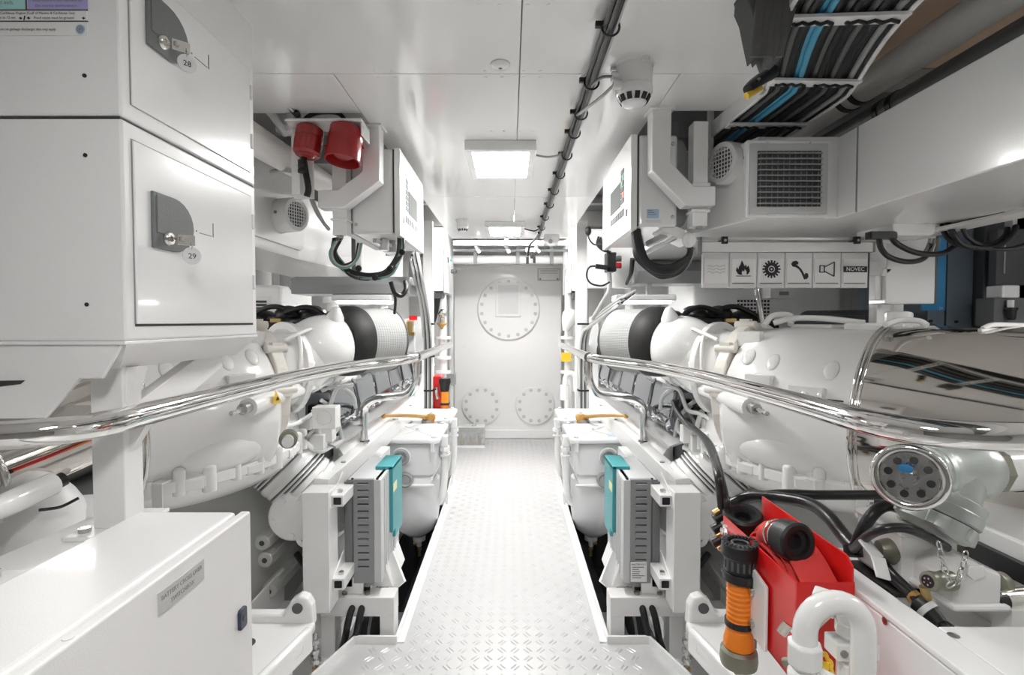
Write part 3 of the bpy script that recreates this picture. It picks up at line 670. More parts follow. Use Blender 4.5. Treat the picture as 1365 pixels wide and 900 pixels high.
# ================================================================== INVERTERS, STANDS, FILTER UNITS, HANDRAILS
for s in (1, -1):
    setside(s)
    st = T('equipment_stand', f'white steel stand with a square post carrying the grey inverter {SD[s]}', 'stand', (.66, 2.25, -.1), 'inverter stands')
    B().box(.705, .815, 2.12, 2.23, .20, .70).build('post', 'white', st, bevel=.003, label='square white post')
    for z in (.655, .305):
        r = B().box(.655, .705, 2.15, 3.0, z - .024, z + .024).build('rail', 'white', st, bevel=.003)
        B().prism(rrect(.664, .696, z - .015, z + .015, .004), 'xz', 2.1485, 2.151).build('open_end', 'black', r)
        B().cyl((.68, 2.19, z + .024), (.68, 2.19, z + .036), .012, seg=6).build('bolt', 'steel', r)
        B().prism([(2.15, z + .02), (2.15, z - .03), (2.3, z - .03), (2.3, z + .08)], 'yz', .700, .706).build('gusset', 'white', r)
    B().box(.475, .80, 2.27, 2.36, .10, .185).build('cross_beam', 'satin', st, bevel=.003)
    B().box(.736, .799, 2.271, 2.359, -.10, .10).build('leg', 'satin', st, bevel=.003)
    B().box(.476, .539, 2.271, 2.359, -.02, .10).build('leg', 'satin', st, bevel=.003)
    B().prism(rrect(.71, .83, 2.24, 2.40, .02), 'xy', -.1, -.088).build('foot_plate', 'satin', st, bevel=.003)
    B().prism([(.50, .185), (.60, .185), (.555, .285), (.535, .285)], 'xz', 2.36, 2.64).prism([(.62, .185), (.70, .185), (.70, .26), (.62, .26)], 'xz', 2.30, 2.32).build('gusset_plate', 'satin', st, bevel=.003)
    B().bar((.475, 2.36, .186), (.545, 2.44, .29), .10, .012, (1, 0, 1)).build('side_gusset', 'white', st)
    fst = B().cyl((.60, 2.30, .185), (.60, 2.30, .197), .013, seg=6).build('bolt', 'olive', st, own=True); clone(fst, off=(.10, 0, 0)); clone(fst, off=(.155, .02, -.273))
    # inverter
    iv = T('inverter', {1: 'grey inverter with teal edge and a printed rating label', -1: 'grey inverter with teal edge and no label, beside the locker'}[s], 'inverter', (.62, 2.48, .23), 'grey inverters')
    B().box(.545, .685, 2.31, 2.68, .245, .70).build('case', 'bgrey', iv, bevel=.004)
    fp = B().box(.565, .66, 2.295, 2.315, .235, .702).build('front_panel', 'grey', iv, bevel=.004, label='mid grey louvred front panel')
    b = B()
    for k in range(13):
        z = .672 - .031 * k; b.box(.588, .640, 2.288, 2.297, z, z + .011)
    b.build('louvre', 'grey', fp, bevel=.004)
    b = B()
    for k in range(13):
        z = .672 - .031 * k; b.box(.590, .638, 2.2915, 2.2955, z + .0105, z + .014 + (.001 if k < 6 else 0))
    b.build('louvre_slot', 'gap', fp)
    B().box(.535, .567, 2.292, 2.66, .238, .700).build('side_cover', 'bgrey', iv, bevel=.004)
    b = B()
    for k in range(7): b.box(.531, .536, 2.35 + .035 * k, 2.362 + .035 * k, .25, .69)
    b.build('side_rib', 'bgrey', iv, bevel=.002)
    B().box(.66, .692, 2.305, 2.68, .22, .695).box(.664, .70, 2.30, 2.306, .215, .69).build('back_flange', 'mgrey', iv, bevel=.003)
    tc = B().box(.517, .537, 2.50, 2.66, .36, .715).box(.517, .60, 2.45, 2.66, .699, .717).box(.517, .537, 2.45, 2.51, .40, .715).build('end_cover', 'teal', iv, bevel=.004, label='teal end cover')
    B().box(.5155, .518, 2.455, 2.53, .59, .63).build('sticker', 'lime', tc)
    fst = B().cyl((.552, 2.30, .70), (.552, 2.30, .706), .006, seg=8).build('screw', 'black', iv, own=True); clone(fst, off=(.11, 0, 0))
    B().cyl((.61, 2.34, .21), (.61, 2.34, .245), .024).cyl((.61, 2.34, .205), (.61, 2.34, .215), .018).build('cable_gland', 'grey', iv, smooth=40)
    if s > 0:
        z0, z1 = U(0, 775, 2.29).z, U(0, 749, 2.29).z; x0, x1 = U(846, 0, 2.29).x, U(868, 0, 2.29).x
        lb = B().box(x0, x1, 2.2845, 2.2885, z0, z1).build('rating_label', 'paper', iv, label='white rating label')
        text('MASTERVOLT', ((x0 + x1) / 2, 2.284, z1 - .010), (1, 0, 0), (0, 0, 1), .0105, 'ink', lb)
        b = B()
        for k, w in enumerate((.9, .5, .6, .55, .95, .7)): b.box(x0 + .006, x0 + .006 + (x1 - x0 - .012) * w, 2.2838, 2.2846, z1 - .024 - .0095 * k, z1 - .020 - .0095 * k)
        b.build('small_print', 'gink', lb)
    # cables dropping from the inverter
    for k, (dx, m, lab) in enumerate(((0, 'black', 'thick black'), (.03, 'black', 'second black'))):
        tag(B().tube([(.61 + dx, 2.34, .205), (.615 + dx, 2.33, .17), (.62 + dx * 1.5, 2.26, .12), (.645 + dx * 1.5, 2.255, 0), (.69 + dx, 2.3, -.08), (.71, 2.5, -.12)], .015, 10, sm=6).build('power_cable', m, smooth=60), f'{lab} cable dropping below the inverter {SD[s]}', 'cable', 'inverter cables')
    tag(B().tube([(.57, 2.40, .24), (.575, 2.36, .16), (.62, 2.38, -.05), (.64, 2.5, -.3)], .007, 8, sm=6).build('earth_cable', 'gcable', smooth=60), f'thin grey cable hanging into the black bilge {SD[s]}', 'cable', 'thin bilge cables')
    tag(B().cyl((.58, 2.5, -.32), (.60, 2.8, -.30), .035).cyl((.60, 2.8, -.30), (.605, 2.86, -.295), .045).build('bilge_pipe', 'mgrey', smooth=40), f'grey pipe end down in the black bilge {SD[s]}', 'pipe', 'bilge pipe ends')
    B_ = B().box(.50, .70, 2.4, 3.1, -.6, -.34)
    tag(B_.build('bilge_pump', 'dgrey', bevel=.02), f'dark block on the bilge floor below the stand {SD[s]}', 'pump', 'bilge pumps')
    # filter units: lidded boxes with a round bowl
    def unit(lab):
        t = T('filter_unit', lab, 'filter unit', (.63, 3.7, -.17), 'white filter units beside the walkway')
        ld = B().box(.43, .825, 3.44, 3.98, .585, .622).build('lid', 'unit', t, bevel=.014, seg=3)
        b = B().bar((.45, 3.47, .622), (.80, 3.95, .622), .014, .007).bar((.80, 3.47, .6215), (.45, 3.95, .6215), .014, .006).cyl((.625, 3.71, .62), (.625, 3.71, .64), .012, seg=12)
        b.build('lid_rib', 'unit', ld)
        fst = B().cyl((.475, 3.47, .622), (.475, 3.47, .634), .016, seg=8).cyl((.475, 3.432, .54), (.475, 3.432, .60), .013, seg=12).box(.455, .495, 3.43, 3.45, .59, .61).build('clamp_screw', 'unit', ld, own=True)
        for dx, dy in ((.31, 0), (0, .48), (.31, .48)): clone(fst, off=(dx, dy, 0))
        B().prism([(.452, .585), (.462, .385), (.50, .365), (.785, .365), (.793, .39), (.803, .585)], 'xz', 3.465, 3.955).build('body', 'unit', t, bevel=.012, seg=3)
        B().prism([(.475, .37), (.50, .30), (.77, .30), (.78, .37)], 'xz', 3.48, 3.94).box(.47, .79, 3.452, 3.47, .295, .315).build('waist_flange', 'satin', t, bevel=.008)
        B().lathe([(.02, -.10), (.07, -.09), (.12, -.05), (.15, .02), (.16, .10), (.16, .31)], (.62, 3.64, 0), (0, 0, 1), 40).build('bowl', 'unit', t, smooth=50)
        dr = B().cyl((.60, 3.62, -.125), (.60, 3.62, -.095), .045, seg=20).cyl((.60, 3.62, -.17), (.60, 3.62, -.12), .018, seg=14).build('drain_neck', 'unit', t, smooth=40)
        B().cyl((.60, 3.62, -.24), (.60, 3.62, -.165), .012, seg=12).cyl((.60, 3.62, -.20), (.60, 3.62, -.185), .018, seg=6).cyl((.64, 3.62, -.15), (.60, 3.62, -.15), .015, seg=10).build('drain_cock', 'brass', dr, smooth=40)
        pt = B().lathe([(.056, 0), (.056, -.03), (.05, -.04), (.04, -.04), (.036, -.03), (.018, -.032), (.016, -.045), (.006, -.045)], (.685, 3.455, .50), (0, 1, 0), 32).build('round_port', 'grey', t, smooth=30, label='grey ringed port')
        B().torus((.685, 3.45, .50), (0, 1, 0), .054, .009, 32, 8).build('port_rim', 'unit', pt, smooth=60)
        B().lathe([(.05, 0), (.05, -.03), (.04, -.035), (.03, -.028), (.012, -.03)], (.66, 3.475, .345), (0, 1, 0), 28).build('round_port', 'grey', t, smooth=30, label='grey ringed port')
        B().box(.70, .90, 3.44, 3.46, .405, .42).build('hinge_bar', 'unit', t, bevel=.004)
        return t
    lab1 = {1: 'near white filter box with ribbed lid and bowl behind the labelled inverter', -1: 'near white filter box with ribbed lid and bowl behind the unlabelled inverter'}[s]
    u0 = unit(lab1)
    u1 = u0.copy(); C.objects.link(u1); u1.location = u0.location + V((0, .68, 0)); BASE[u1.name] = PORG[u1.name] = u1.location.copy()
    u1['label'] = f'far white filter box behind the bronze lever {SD[s]}'
    for ch in list(u0.children):
        c = ch.copy(); C.objects.link(c); c.parent = u1
        for g in ch.children: d_ = g.copy(); C.objects.link(d_); d_.parent = c
    if s < 0:
        B().box(.4405, .446, 3.60, 3.72, .44, .53).build('blue_sticker', 'lblue', u0, label='pale blue sticker')
    else:
        B().box(.70, .76, 3.52, 3.60, .622, .6235).build('blue_sticker', 'lblue', u0, label='pale blue sticker')
    # vertical pipes at the walkway side of the units
    for k, y in enumerate((3.62, 4.25)):
        t = T('riser_pipe', f'{("near", "far")[k]} white riser pipe on the walkway edge {SD[s]}', 'pipe', (.42, y, .08), 'white riser pipes')
        B().tube([(.55, y, .10), (.46, y, .14), (.43, y - .02, .22), (.42, y, .34), (.42, y, .55)], .024, 16, sm=5).build('riser', 'engine', t, smooth=60)
        B().cyl((.42, y, .46), (.42, y, .475), .036).cyl((.42, y, .50), (.42, y, .53), .038, seg=8).build('union_nut', 'engine', t, bevel=.003)
        B().box(.395, .445, y - .03, y + .03, .53, .61).cyl((.40, y, .585), (.47, y, .585), .02).build('elbow_block', 'engine', t, bevel=.01)
    t = T('deck_bracket', f'small folded white bracket at the rim below the riser pipe {SD[s]}', 'bracket', (.46, 3.9, 0), 'rim brackets')
    B().prism([(.44, .0), (.44, .10), (.455, .14), (.60, .05), (.60, .0)], 'xz', 3.95, 3.965).prism([(3.95, 0.0), (3.95, .10), (4.35, .16), (4.35, .0)], 'yz', .438, .446).build('folded_plate', 'white', t, bevel=.003)
    # bronze lever of a valve lying between the two units
    t = T('valve_lever', f'bronze valve lever with a ball end over the filter boxes {SD[s]}', 'valve lever', (.62, 4.02, .55), 'bronze levers')
    B().tube([(.795, 3.45, .772), (.73, 3.62, .745), (.66, 3.85, .70), (.61, 4.0, .665)], lambda q: .009 + .007 * q, 12, sm=5).build('lever', 'bronze', t, smooth=60)
    B().ell((.798, 3.44, .774), .017, 18, 12).build('ball_end', 'bronze', t, smooth=60)
    B().obox((.59, 4.02, .66), (1, 0, 0), (0, 1, 0), (0, 0, 1), .10, .05, .035).cyl((.575, 4.02, .60), (.575, 4.02, .685), .028).build('hub', 'bronze', t, bevel=.006)
    B().box(.53, .72, 3.99, 4.09, .55, .615).cyl((.60, 4.03, .61), (.60, 4.03, .64), .05).build('valve_body', 'grey', t, bevel=.006)
    # handrail
    t = T('handrail', f'polished stainless handrail sweeping along the walkway {SD[s]}', 'handrail', (.62, 2.0, .72), 'polished handrails')
    Z = 1.226
    path = [(.405, 3.85, Z), (.412, 2.42, Z), (.585, 2.06, Z - .002), (.635, 1.65, Z), (.648, 1.1, Z), (.655, .795, Z - .002), (1.75, .775, Z)]
    B().tube(path, .0222, 24, fil=.16, n=10).build('rail', 'chrome', t, smooth=60)
    B().cyl((.411, 2.55, Z), (.4115, 2.50, Z), .0245).build('sleeve', 'chrome', t, smooth=40)
    st = [(.415, 2.55, Z), (.418, 2.56, 1.10), (.47, 2.62, 1.035), (.70, 2.86, .98), (.785, 2.93, .93), (.787, 2.94, .725)]
    B().tube(st, .0212, 20, fil=.09, n=8).build('stanchion', 'chrome', t, smooth=60)
    B().cyl((.787, 2.94, .72), (.787, 2.94, .727), .03).build('foot_ring', 'gap', t, smooth=40)
# ================================================================== CABINETS, HANGERS, DUCTS OVERHEAD
for s in (1, -1):
    setside(s)
    if s > 0: X0, Y0, Y1, ZT, ZB, XB, yb = .478, 1.95, 2.53, 2.085, 1.748, .652, 1.90
    else: X0, Y0, Y1, ZT, ZB, XB, yb = .404, 2.12, 2.68, 2.09, 1.752, .60, 2.06
    t = T('control_cabinet', {1: 'white control cabinet with grey keypad door and two stickers on its side', -1: 'white control cabinet with keypad door hanging beside the red sounders'}[s], 'control cabinet', (XB, Y0 + .3, ZB), 'hanging control cabinets')
    B().box(X0 + .03, XB, Y0, Y1 - .01, ZB, ZT).build('body', 'white', t, bevel=.012, seg=3)
    B().box(X0 + .024, X0 + .032, Y0 + .004, Y1 - .014, ZB + .004, ZT - .004).build('door_seal', 'gap', t)
    dr = B().box(X0, X0 + .025, Y0 - .004, Y1, ZB - .01, ZT).build('door', 'white', t, bevel=.004)
    L = Y1 - Y0
    def onface(u0, u1, v0, v1, d=.002):            # u from the near edge, v up from the bottom, as fractions
        return B().box(X0 - d, X0 + .001, Y0 + u0 * L, Y0 + u1 * L, ZB + v0 * (ZT - ZB), ZB + v1 * (ZT - ZB))
    onface(.30, .66, .33, .62).build('display', 'screen', dr, bevel=.001)
    kf = onface(.20, .28, .33, .74, .001)
    b = B(); bg = B(); br = B(); bk = B()
    for k in range(6):
        for j in range(2):
            q = bg if k == 4 - j and s > 0 else br if (s > 0 and k == 1 and j == 0) else b
            u0 = .19 + .05 * j; v0 = .34 + .068 * k
            q.box(X0 - .0025, X0 + .001, Y0 + u0 * L, Y0 + (u0 + .04) * L, ZB + v0 * (ZT - ZB), ZB + (v0 + .055) * (ZT - ZB))
    for k in range(6):
        u0 = .19 + .08 * k; bk.box(X0 - .0025, X0 + .001, Y0 + u0 * L, Y0 + (u0 + .065) * L, ZB + .19 * (ZT - ZB), ZB + .27 * (ZT - ZB))
    b.build('keypad', 'keyg', dr, bevel=.0008); bk.build('key_row', 'keyg', dr, bevel=.0008)
    if s > 0: bg.build('green_key', 'keygr', dr, label='green key'); br.build('red_key', 'keyr', dr, label='red key')
    B().box(X0 - .004, X0, Y0 + .05, Y0 + .065, ZB + .05, ZB + .075).box(X0 - .003, X0, Y1 - .02, Y1 - .01, ZB + .03, ZB + .05).build('door_latch', 'grey', dr, bevel=.002)
    fst = B().cyl((XB - .018, Y0 - .006, ZB + .035), (XB - .018, Y0, ZB + .035), .007, seg=14).build('side_screw', 'steel', t, own=True); clone(fst, off=(0, 0, ZT - ZB - .07))
    if s > 0:
        x = U(873, 0, 1.945).x
        B().box(x - .022, x + .022, Y0 - .0016, Y0, U(0, 291, 1.95).z, U(0, 279, 1.95).z).build('sticker', 'lblue', t, label='pale blue grey sticker')
        sk = B().box(x - .026, x + .03, Y0 - .0016, Y0, U(0, 297, 1.95).z, U(0, 293, 1.95).z).build('sticker', 'tag', t, label='narrow grey sticker')
        b = B()
        for k in range(3): b.box(x - .018, x + .006 * k, Y0 - .0022, Y0 - .0014, U(0, 281.5 + 2.5 * k, 1.95).z, U(0, 280.5 + 2.5 * k, 1.95).z)
        b.build('sticker_print', 'gink', sk)
        # round-backed grey shell behind the body
        B().prism([(XB, ZB - .005), (XB + .035, ZB + .01), (XB + .06, ZB + .06), (XB + .06, ZT - .08), (XB + .03, ZT - .01), (XB, ZT - .005)], 'xz', Y0 + .03, Y1 - .05).build('back_shell', 'duct', t, bevel=.008)
    else:
        B().prism([(XB, ZB + .0), (XB + .04, ZB + .0), (XB + .045, ZT - .03), (XB, ZT - .03)], 'xz', Y0 + .03, Y1 - .05).build('back_shell', 'duct', t, bevel=.006)
    b = B()
    for k in range(3): b.cyl((X0 + .08 + .03 * k, Y0 + .2 + .1 * k, ZB - .04), (X0 + .08 + .03 * k, Y0 + .2 + .1 * k, ZB), .016, seg=12)
    b.build('cable_gland', 'lcable', t, smooth=40)
    # mounting bracket: square tube cranked out from the ceiling, with an upright
    w = .034
    g = T('hanger_bracket', f'white cranked square tube hanger carrying the control cabinet {SD[s]}', 'bracket', (.62, yb, ZB), 'cranked hangers')
    if s > 0:
        pa = [(.568, 2.15), (.568, 1.945), (.668, 1.842), (.76, 1.842)]; xu = (.692, .745); zu = (1.742, 2.115)
    else:
        pa = [(.497, 2.15), (.497, 1.955), (.615, 1.868), (.702, 1.868)]; xu = (.602, .658); zu = (1.735, 2.05)
    poly = []
    pts = [V((a, 0, c)) for a, c in pa]; nrm = []
    for i in range(len(pts) - 1):
        d_ = (pts[i + 1] - pts[i]).normalized(); nrm.append(V((d_.z, 0, -d_.x)))
    up_, dn_ = [], []
    for i, p in enumerate(pts):
        n_ = nrm[0] if i == 0 else nrm[-1] if i == len(pts) - 1 else (nrm[i - 1] + nrm[i]) / (1 + nrm[i - 1].dot(nrm[i]))
        up_.append((p.x + n_.x * w, p.z + n_.z * w)); dn_.append((p.x - n_.x * w, p.z - n_.z * w))
    B().prism(up_ + dn_[::-1], 'xz', yb - w, yb + w).build('cranked_arm', 'white', g, bevel=.004)
    B().box(pa[0][0] - .045, pa[0][0] + .045, yb - .045, yb + .045, 2.142, 2.15).build('ceiling_plate', 'white', g, bevel=.002)
    B().box(xu[0], xu[1], yb + .0, yb + .06, zu[0], zu[1]).box(xu[0] - .006, xu[1] + .006, yb - .01, yb + .06, 1.79, 1.80).box(xu[0] - .006, xu[1] + .006, yb - .01, yb + .06, 1.88, 1.895).build('upright', 'white', g, bevel=.003)
    B().cyl(((xu[0] + xu[1]) / 2, yb + .01, zu[0] - .01), ((xu[0] + xu[1]) / 2, yb + .01, zu[0]), .012, seg=6).build('bolt', 'grey', g)
    if s > 0:
        B().box(.64, .672, 2.0, 2.06, 2.03, 2.15).box(.665, .70, 2.0, 2.04, 1.98, 2.09).build('back_strap', 'mgrey', g, bevel=.003)
        B().prism([(.60, 1.74), (.665, 1.71), (.71, 1.69), (.71, 1.73), (.66, 1.752), (.60, 1.76)], 'xz', 1.97, 2.10).build('lower_arm', 'satin', g, bevel=.004)
        b = B().bar((.555, 2.04, 1.66), (.70, 1.98, 1.735), .03, .012).bar((.57, 2.07, 1.70), (.64, 2.02, 1.735), .02, .02)
        b.build('slotted_strut', 'alu', g, bevel=.002)
        B().ell((.70, 1.96, 1.70), (.03, .025, .028), 18, 10).build('lower_joint', 'white', g, smooth=50)
        # heavy black cable loop below this cabinet
        b = None
        for k in range(9):
            a_, c_ = (k % 3) * .011, (k // 3) * .012
            pts = [U(846 + 2 * (k % 3), 300, 2.0), U(848 + 3 * (k % 3), 322, 1.99), U(856 + 3 * (k % 3) - k // 3 * 2, 342 + k % 3, 1.97), U(872 + k, 358 - (k % 3) * 3 + k // 3 * 3, 1.96), U(893, 361 - (k % 3) * 4 + k // 3 * 2, 1.95), U(910 - k % 3, 352 - (k % 3) * 3 + k // 3 * 3, 1.96), U(918 + k // 3 * 2, 338, 1.97), U(921, 326, 1.98)]
            pts = [p + V((0, .012 * (k // 3), 0)) for p in pts]
            pts = [p - V((0, 0, .006)) if 0 < j < 7 else p for j, p in enumerate(pts)]
            if k == 0: root = tag(B().tube(pts, .0098, 8, sm=5).build('cable_loop', 'blackg', smooth=60), 'thick black cable loop hanging under the control cabinet with stickers', 'cable')
            else: B().tube(pts, .0098, 8, sm=5).build('cable', 'black', root, smooth=60)
        tag(B().tube([U(868, 366, 2.05), U(885, 372, 2.03), U(905, 367, 2.03), U(921, 348, 2.03), U(926, 330, 2.03)], .004, 8, sm=6).build('thin_cable', 'gcable', smooth=60), 'thin grey cable following the thick black loop', 'cable')
    else:
        root = None; rnd = random.Random(11)
        def lp(pts, r, m, lab=None):
            global _r
            o = B().tube(pts, r, 8, sm=6)
            return o
        mats = ['blackg', 'black', 'green', 'blackg', 'lcable', 'black', 'blackg', 'gcable', 'black', 'black', 'green', 'blackg', 'black', 'blackg']
        for k in range(14):
            j = rnd.uniform(-4, 4)
            pts = [UL(445 + k * .8, 318, 2.16 + .01 * k), UL(444 + j, 335, 2.14), UL(452 + j, 352 - k % 3 * 2, 2.12), UL(470 + j, 362 + k % 4 * 2, 2.1), UL(495 + j, 368 + k % 4 * 2 - 2, 2.1), UL(518 + j, 360 + k % 3 * 3, 2.12), UL(530 + k % 4 * 2, 340 + j, 2.16), UL(532 + k % 4 * 2, 312, 2.2)]
            if root is None: root = tag(B().tube(pts, .0075, 8, sm=6).build('cable_loop', mats[k], smooth=60), 'tangled loop of black, green and grey cables under the cabinet by the sounders', 'cable')
            else: B().tube(pts, .0055 + .0015 * (k % 2), 8, sm=6).build('cable', mats[k], root, smooth=60, label={'green': 'green grey cable', 'lcable': 'pale grey cable', 'gcable': 'grey cable'}.get(mats[k]))
        for k in range(3):
            pts = [UL(447 + 3 * k, 322, 2.12), UL(440 + 3 * k, 338, 2.1), UL(446 + 3 * k, 352, 2.08), UL(462, 357 - 2 * k, 2.07), UL(476 - k, 345, 2.1), UL(482 - 2 * k, 325, 2.14)]
            B().tube(pts, .006, 8, sm=6).build('cable', ['green', 'lcable', 'black'][k], root, smooth=60)
        b = B()
        for px, py in ((478, 358), (500, 370), (520, 358), (536, 336)): q = UL(px, py, 2.08); b.ell(q, (.006, .013, .013), 12, 8)
        b.build('cable_tie', 'black', root, smooth=60)
        tag(B().tube([UL(521, 376, 2.12), UL(526, 390, 2.12), UL(535, 394, 2.14), UL(541, 386, 2.16), UL(540, 376, 2.2)], .010, 8, sm=6).build('cable_hook', 'black', smooth=60), 'short thick black cable hook below the tangled loop', 'cable')
        tag(B().tube([UL(524, 385, 2.14), UL(527, 400, 2.16), UL(526, 418, 2.2)], .006, 8, sm=6).build('drop_cable', 'black', smooth=60), 'thin black cable dropping to the locker side air filter', 'cable')
        b = B().box(.46, .52, 2.3, 2.4, 1.70, 1.735).cyl((.50, 2.25, 1.70), (.50, 2.25, 1.75), .02).bar((.53, 2.2, 1.735), (.45, 2.4, 1.72), .02, .02)
        tag(b.build('strut_bracket', 'alu', bevel=.003), 'aluminium strut with glands under the cabinet by the sounders', 'bracket')
# -------- red sounders on the locker side
setside(-1)
y = 1.95
t = T('sounder_bracket', 'thin white bracket plate with a bent top holding the red sounders', 'bracket', (.66, y, 1.6))
a, c = UL(388, 168, y), UL(488, 171, y)
B().box(c.x, a.x, y - .06, y + .05, a.z - .004, a.z + .006).box(c.x, c.x + .006, y - .05, y + .05, a.z - .05, a.z - .004).build('top_plate', 'white', t, bevel=.002)
a, c = UL(386, 165, y), UL(399, 262, y)
B().box(c.x, a.x, y + .01, y + .03, UL(0, 258, y).z, a.z).box(UL(411, 0, y).x, a.x, y + .03, y + .04, UL(0, 262, y).z, a.z).build('back_plate', 'satin', t, bevel=.002)
B().box(a.x - .005, a.x + .02, y + .02, y + .05, a.z, 2.17).build('hanger_strap', 'white', t, bevel=.002)
for px, py, r, h, lab in ((415, 208, .0495, .095, 'smaller dark red sounder beside the locker'), (464, 219, .061, .125, 'larger dark red sounder with dished rim, next to the hanger')):
    q = UL(px, py, y - .01)
    t = T('sounder', lab, 'alarm sounder', q, 'dark red sounders')
    ax = V((.10, -.16, -1)).normalized(); top = UL(px - 1, 172, y - .01)
    if h < .1:
        B().lathe([(r * .9, 0), (r, .005), (r, .035), (r * .94, .037), (r * .94, .042), (r, .044), (r * .97, h), (r * .8, h + .008)], top, ax, 36).build('body', 'dred', t, smooth=35)
        B().lathe([(.022, 0), (.03, -.006), (.034, -.004)], top + ax * (h + .012), ax, 24).build('horn_centre', 'dred', t, smooth=40)
    else:
        B().lathe([(r * .92, 0), (r, .006), (r * 1.02, .06), (r, .062), (r * 1.05, h), (r * .98, h + .002), (r * .93, h - .01), (r * .85, h - .035), (.03, h - .04)], top, ax, 40).build('body', 'dred', t, smooth=35)
        B().lathe([(.04, 0), (.036, .02), (.02, .03)], top + ax * (h - .04), ax, 24).build('horn_centre', 'dred', t, smooth=40)
    B().cyl(top + V((-.06, 0, -.065)), top + V((-.05, 0, -.065)), .008, seg=10).build('lug', 'dred', t, smooth=40)
tag(B().tube([UL(403, 168, y), UL(410, 156, y), UL(428, 150, y), UL(450, 151, y), UL(460, 160, y), UL(463, 167, y)], .008, 10, sm=6).build('black_hose', 'black', smooth=60), 'black cable arched between the two red sounders', 'cable')
t = T('cable_grip', 'black strip of cable clips running down behind the smaller sounder', 'cable clip', UL(406, 236, y))
B().tube([UL(404, 206, y), UL(406, 222, y), UL(411, 250, y), UL(409, 262, y)], .012, 8, sm=4).build('sleeve', 'black', t, smooth=60)
b = B()
for py in (216, 222, 228): q = UL(403, py, y - .01); b.cyl(q + V((0, 0, -.006)), q + V((0, 0, .006)), .016, seg=12)
b.build('clip', 'black', t, smooth=40)
tag(B().tube([UL(362, 229, 2.3), UL(378, 227, 2.2), UL(398, 231, 2.1), UL(410, 248, 2.05), UL(417, 270, 2.05), UL(428, 292, 2.1), UL(438, 305, 2.2)], .009, 8, sm=6).build('grey_hose', 'gcable', smooth=60), 'grey hose curving down past the locker side fan', 'hose')
tag(B().tube([UL(340, 92, 1.7), UL(362, 118, 1.8), UL(395, 152, 1.9), UL(404, 166, 1.94)], .0065, 8, sm=4).tube([UL(340, 99, 1.72), UL(362, 124, 1.82), UL(394, 155, 1.92)], .0055, 8, sm=4).build('ceiling_cable', 'alu', smooth=60), 'steel conduit clipped under the ceiling between locker and sounders', 'conduit')
b = B()
for px, py, yy in ((350, 104, 1.74), (364, 118, 1.8), (394, 150, 1.9)): q = UL(px, py, yy); b.cyl(q + V((-.01, -.01, -.012)), q + V((.01, .01, .012)), .012, seg=12)
tag(b.build('conduit_clip', 'black', smooth=40), 'black clips on the conduit between locker and sounders', 'clip')
t = T('lagged_pipe', 'pale lagged pipe passing behind the red sounders', 'pipe', (1.3, 2.5, 2.1))
B().tube([UL(338, 186, 1.9).lerp(UL(455, 258, 3.2), -.34), UL(455, 258, 3.2)], .055, 20).build('lagging', 'pipe', t, smooth=60)
t = T('bent_pipe', 'thin bent white pipe below the ceiling edge near the locker', 'pipe', UL(375, 150, 2.1))
B().tube([UL(325, 116, 1.95), UL(352, 140, 2.0), UL(372, 165, 2.05), UL(380, 178, 2.1)], .016, 12, sm=6).build('bent_run', 'white', t, smooth=60)
q = UL(379, 167, 2.1); B().box(q.x - .03, q.x + .025, 2.07, 2.13, q.z - .035, q.z + .035).build('elbow_block', 'white', t, bevel=.008)
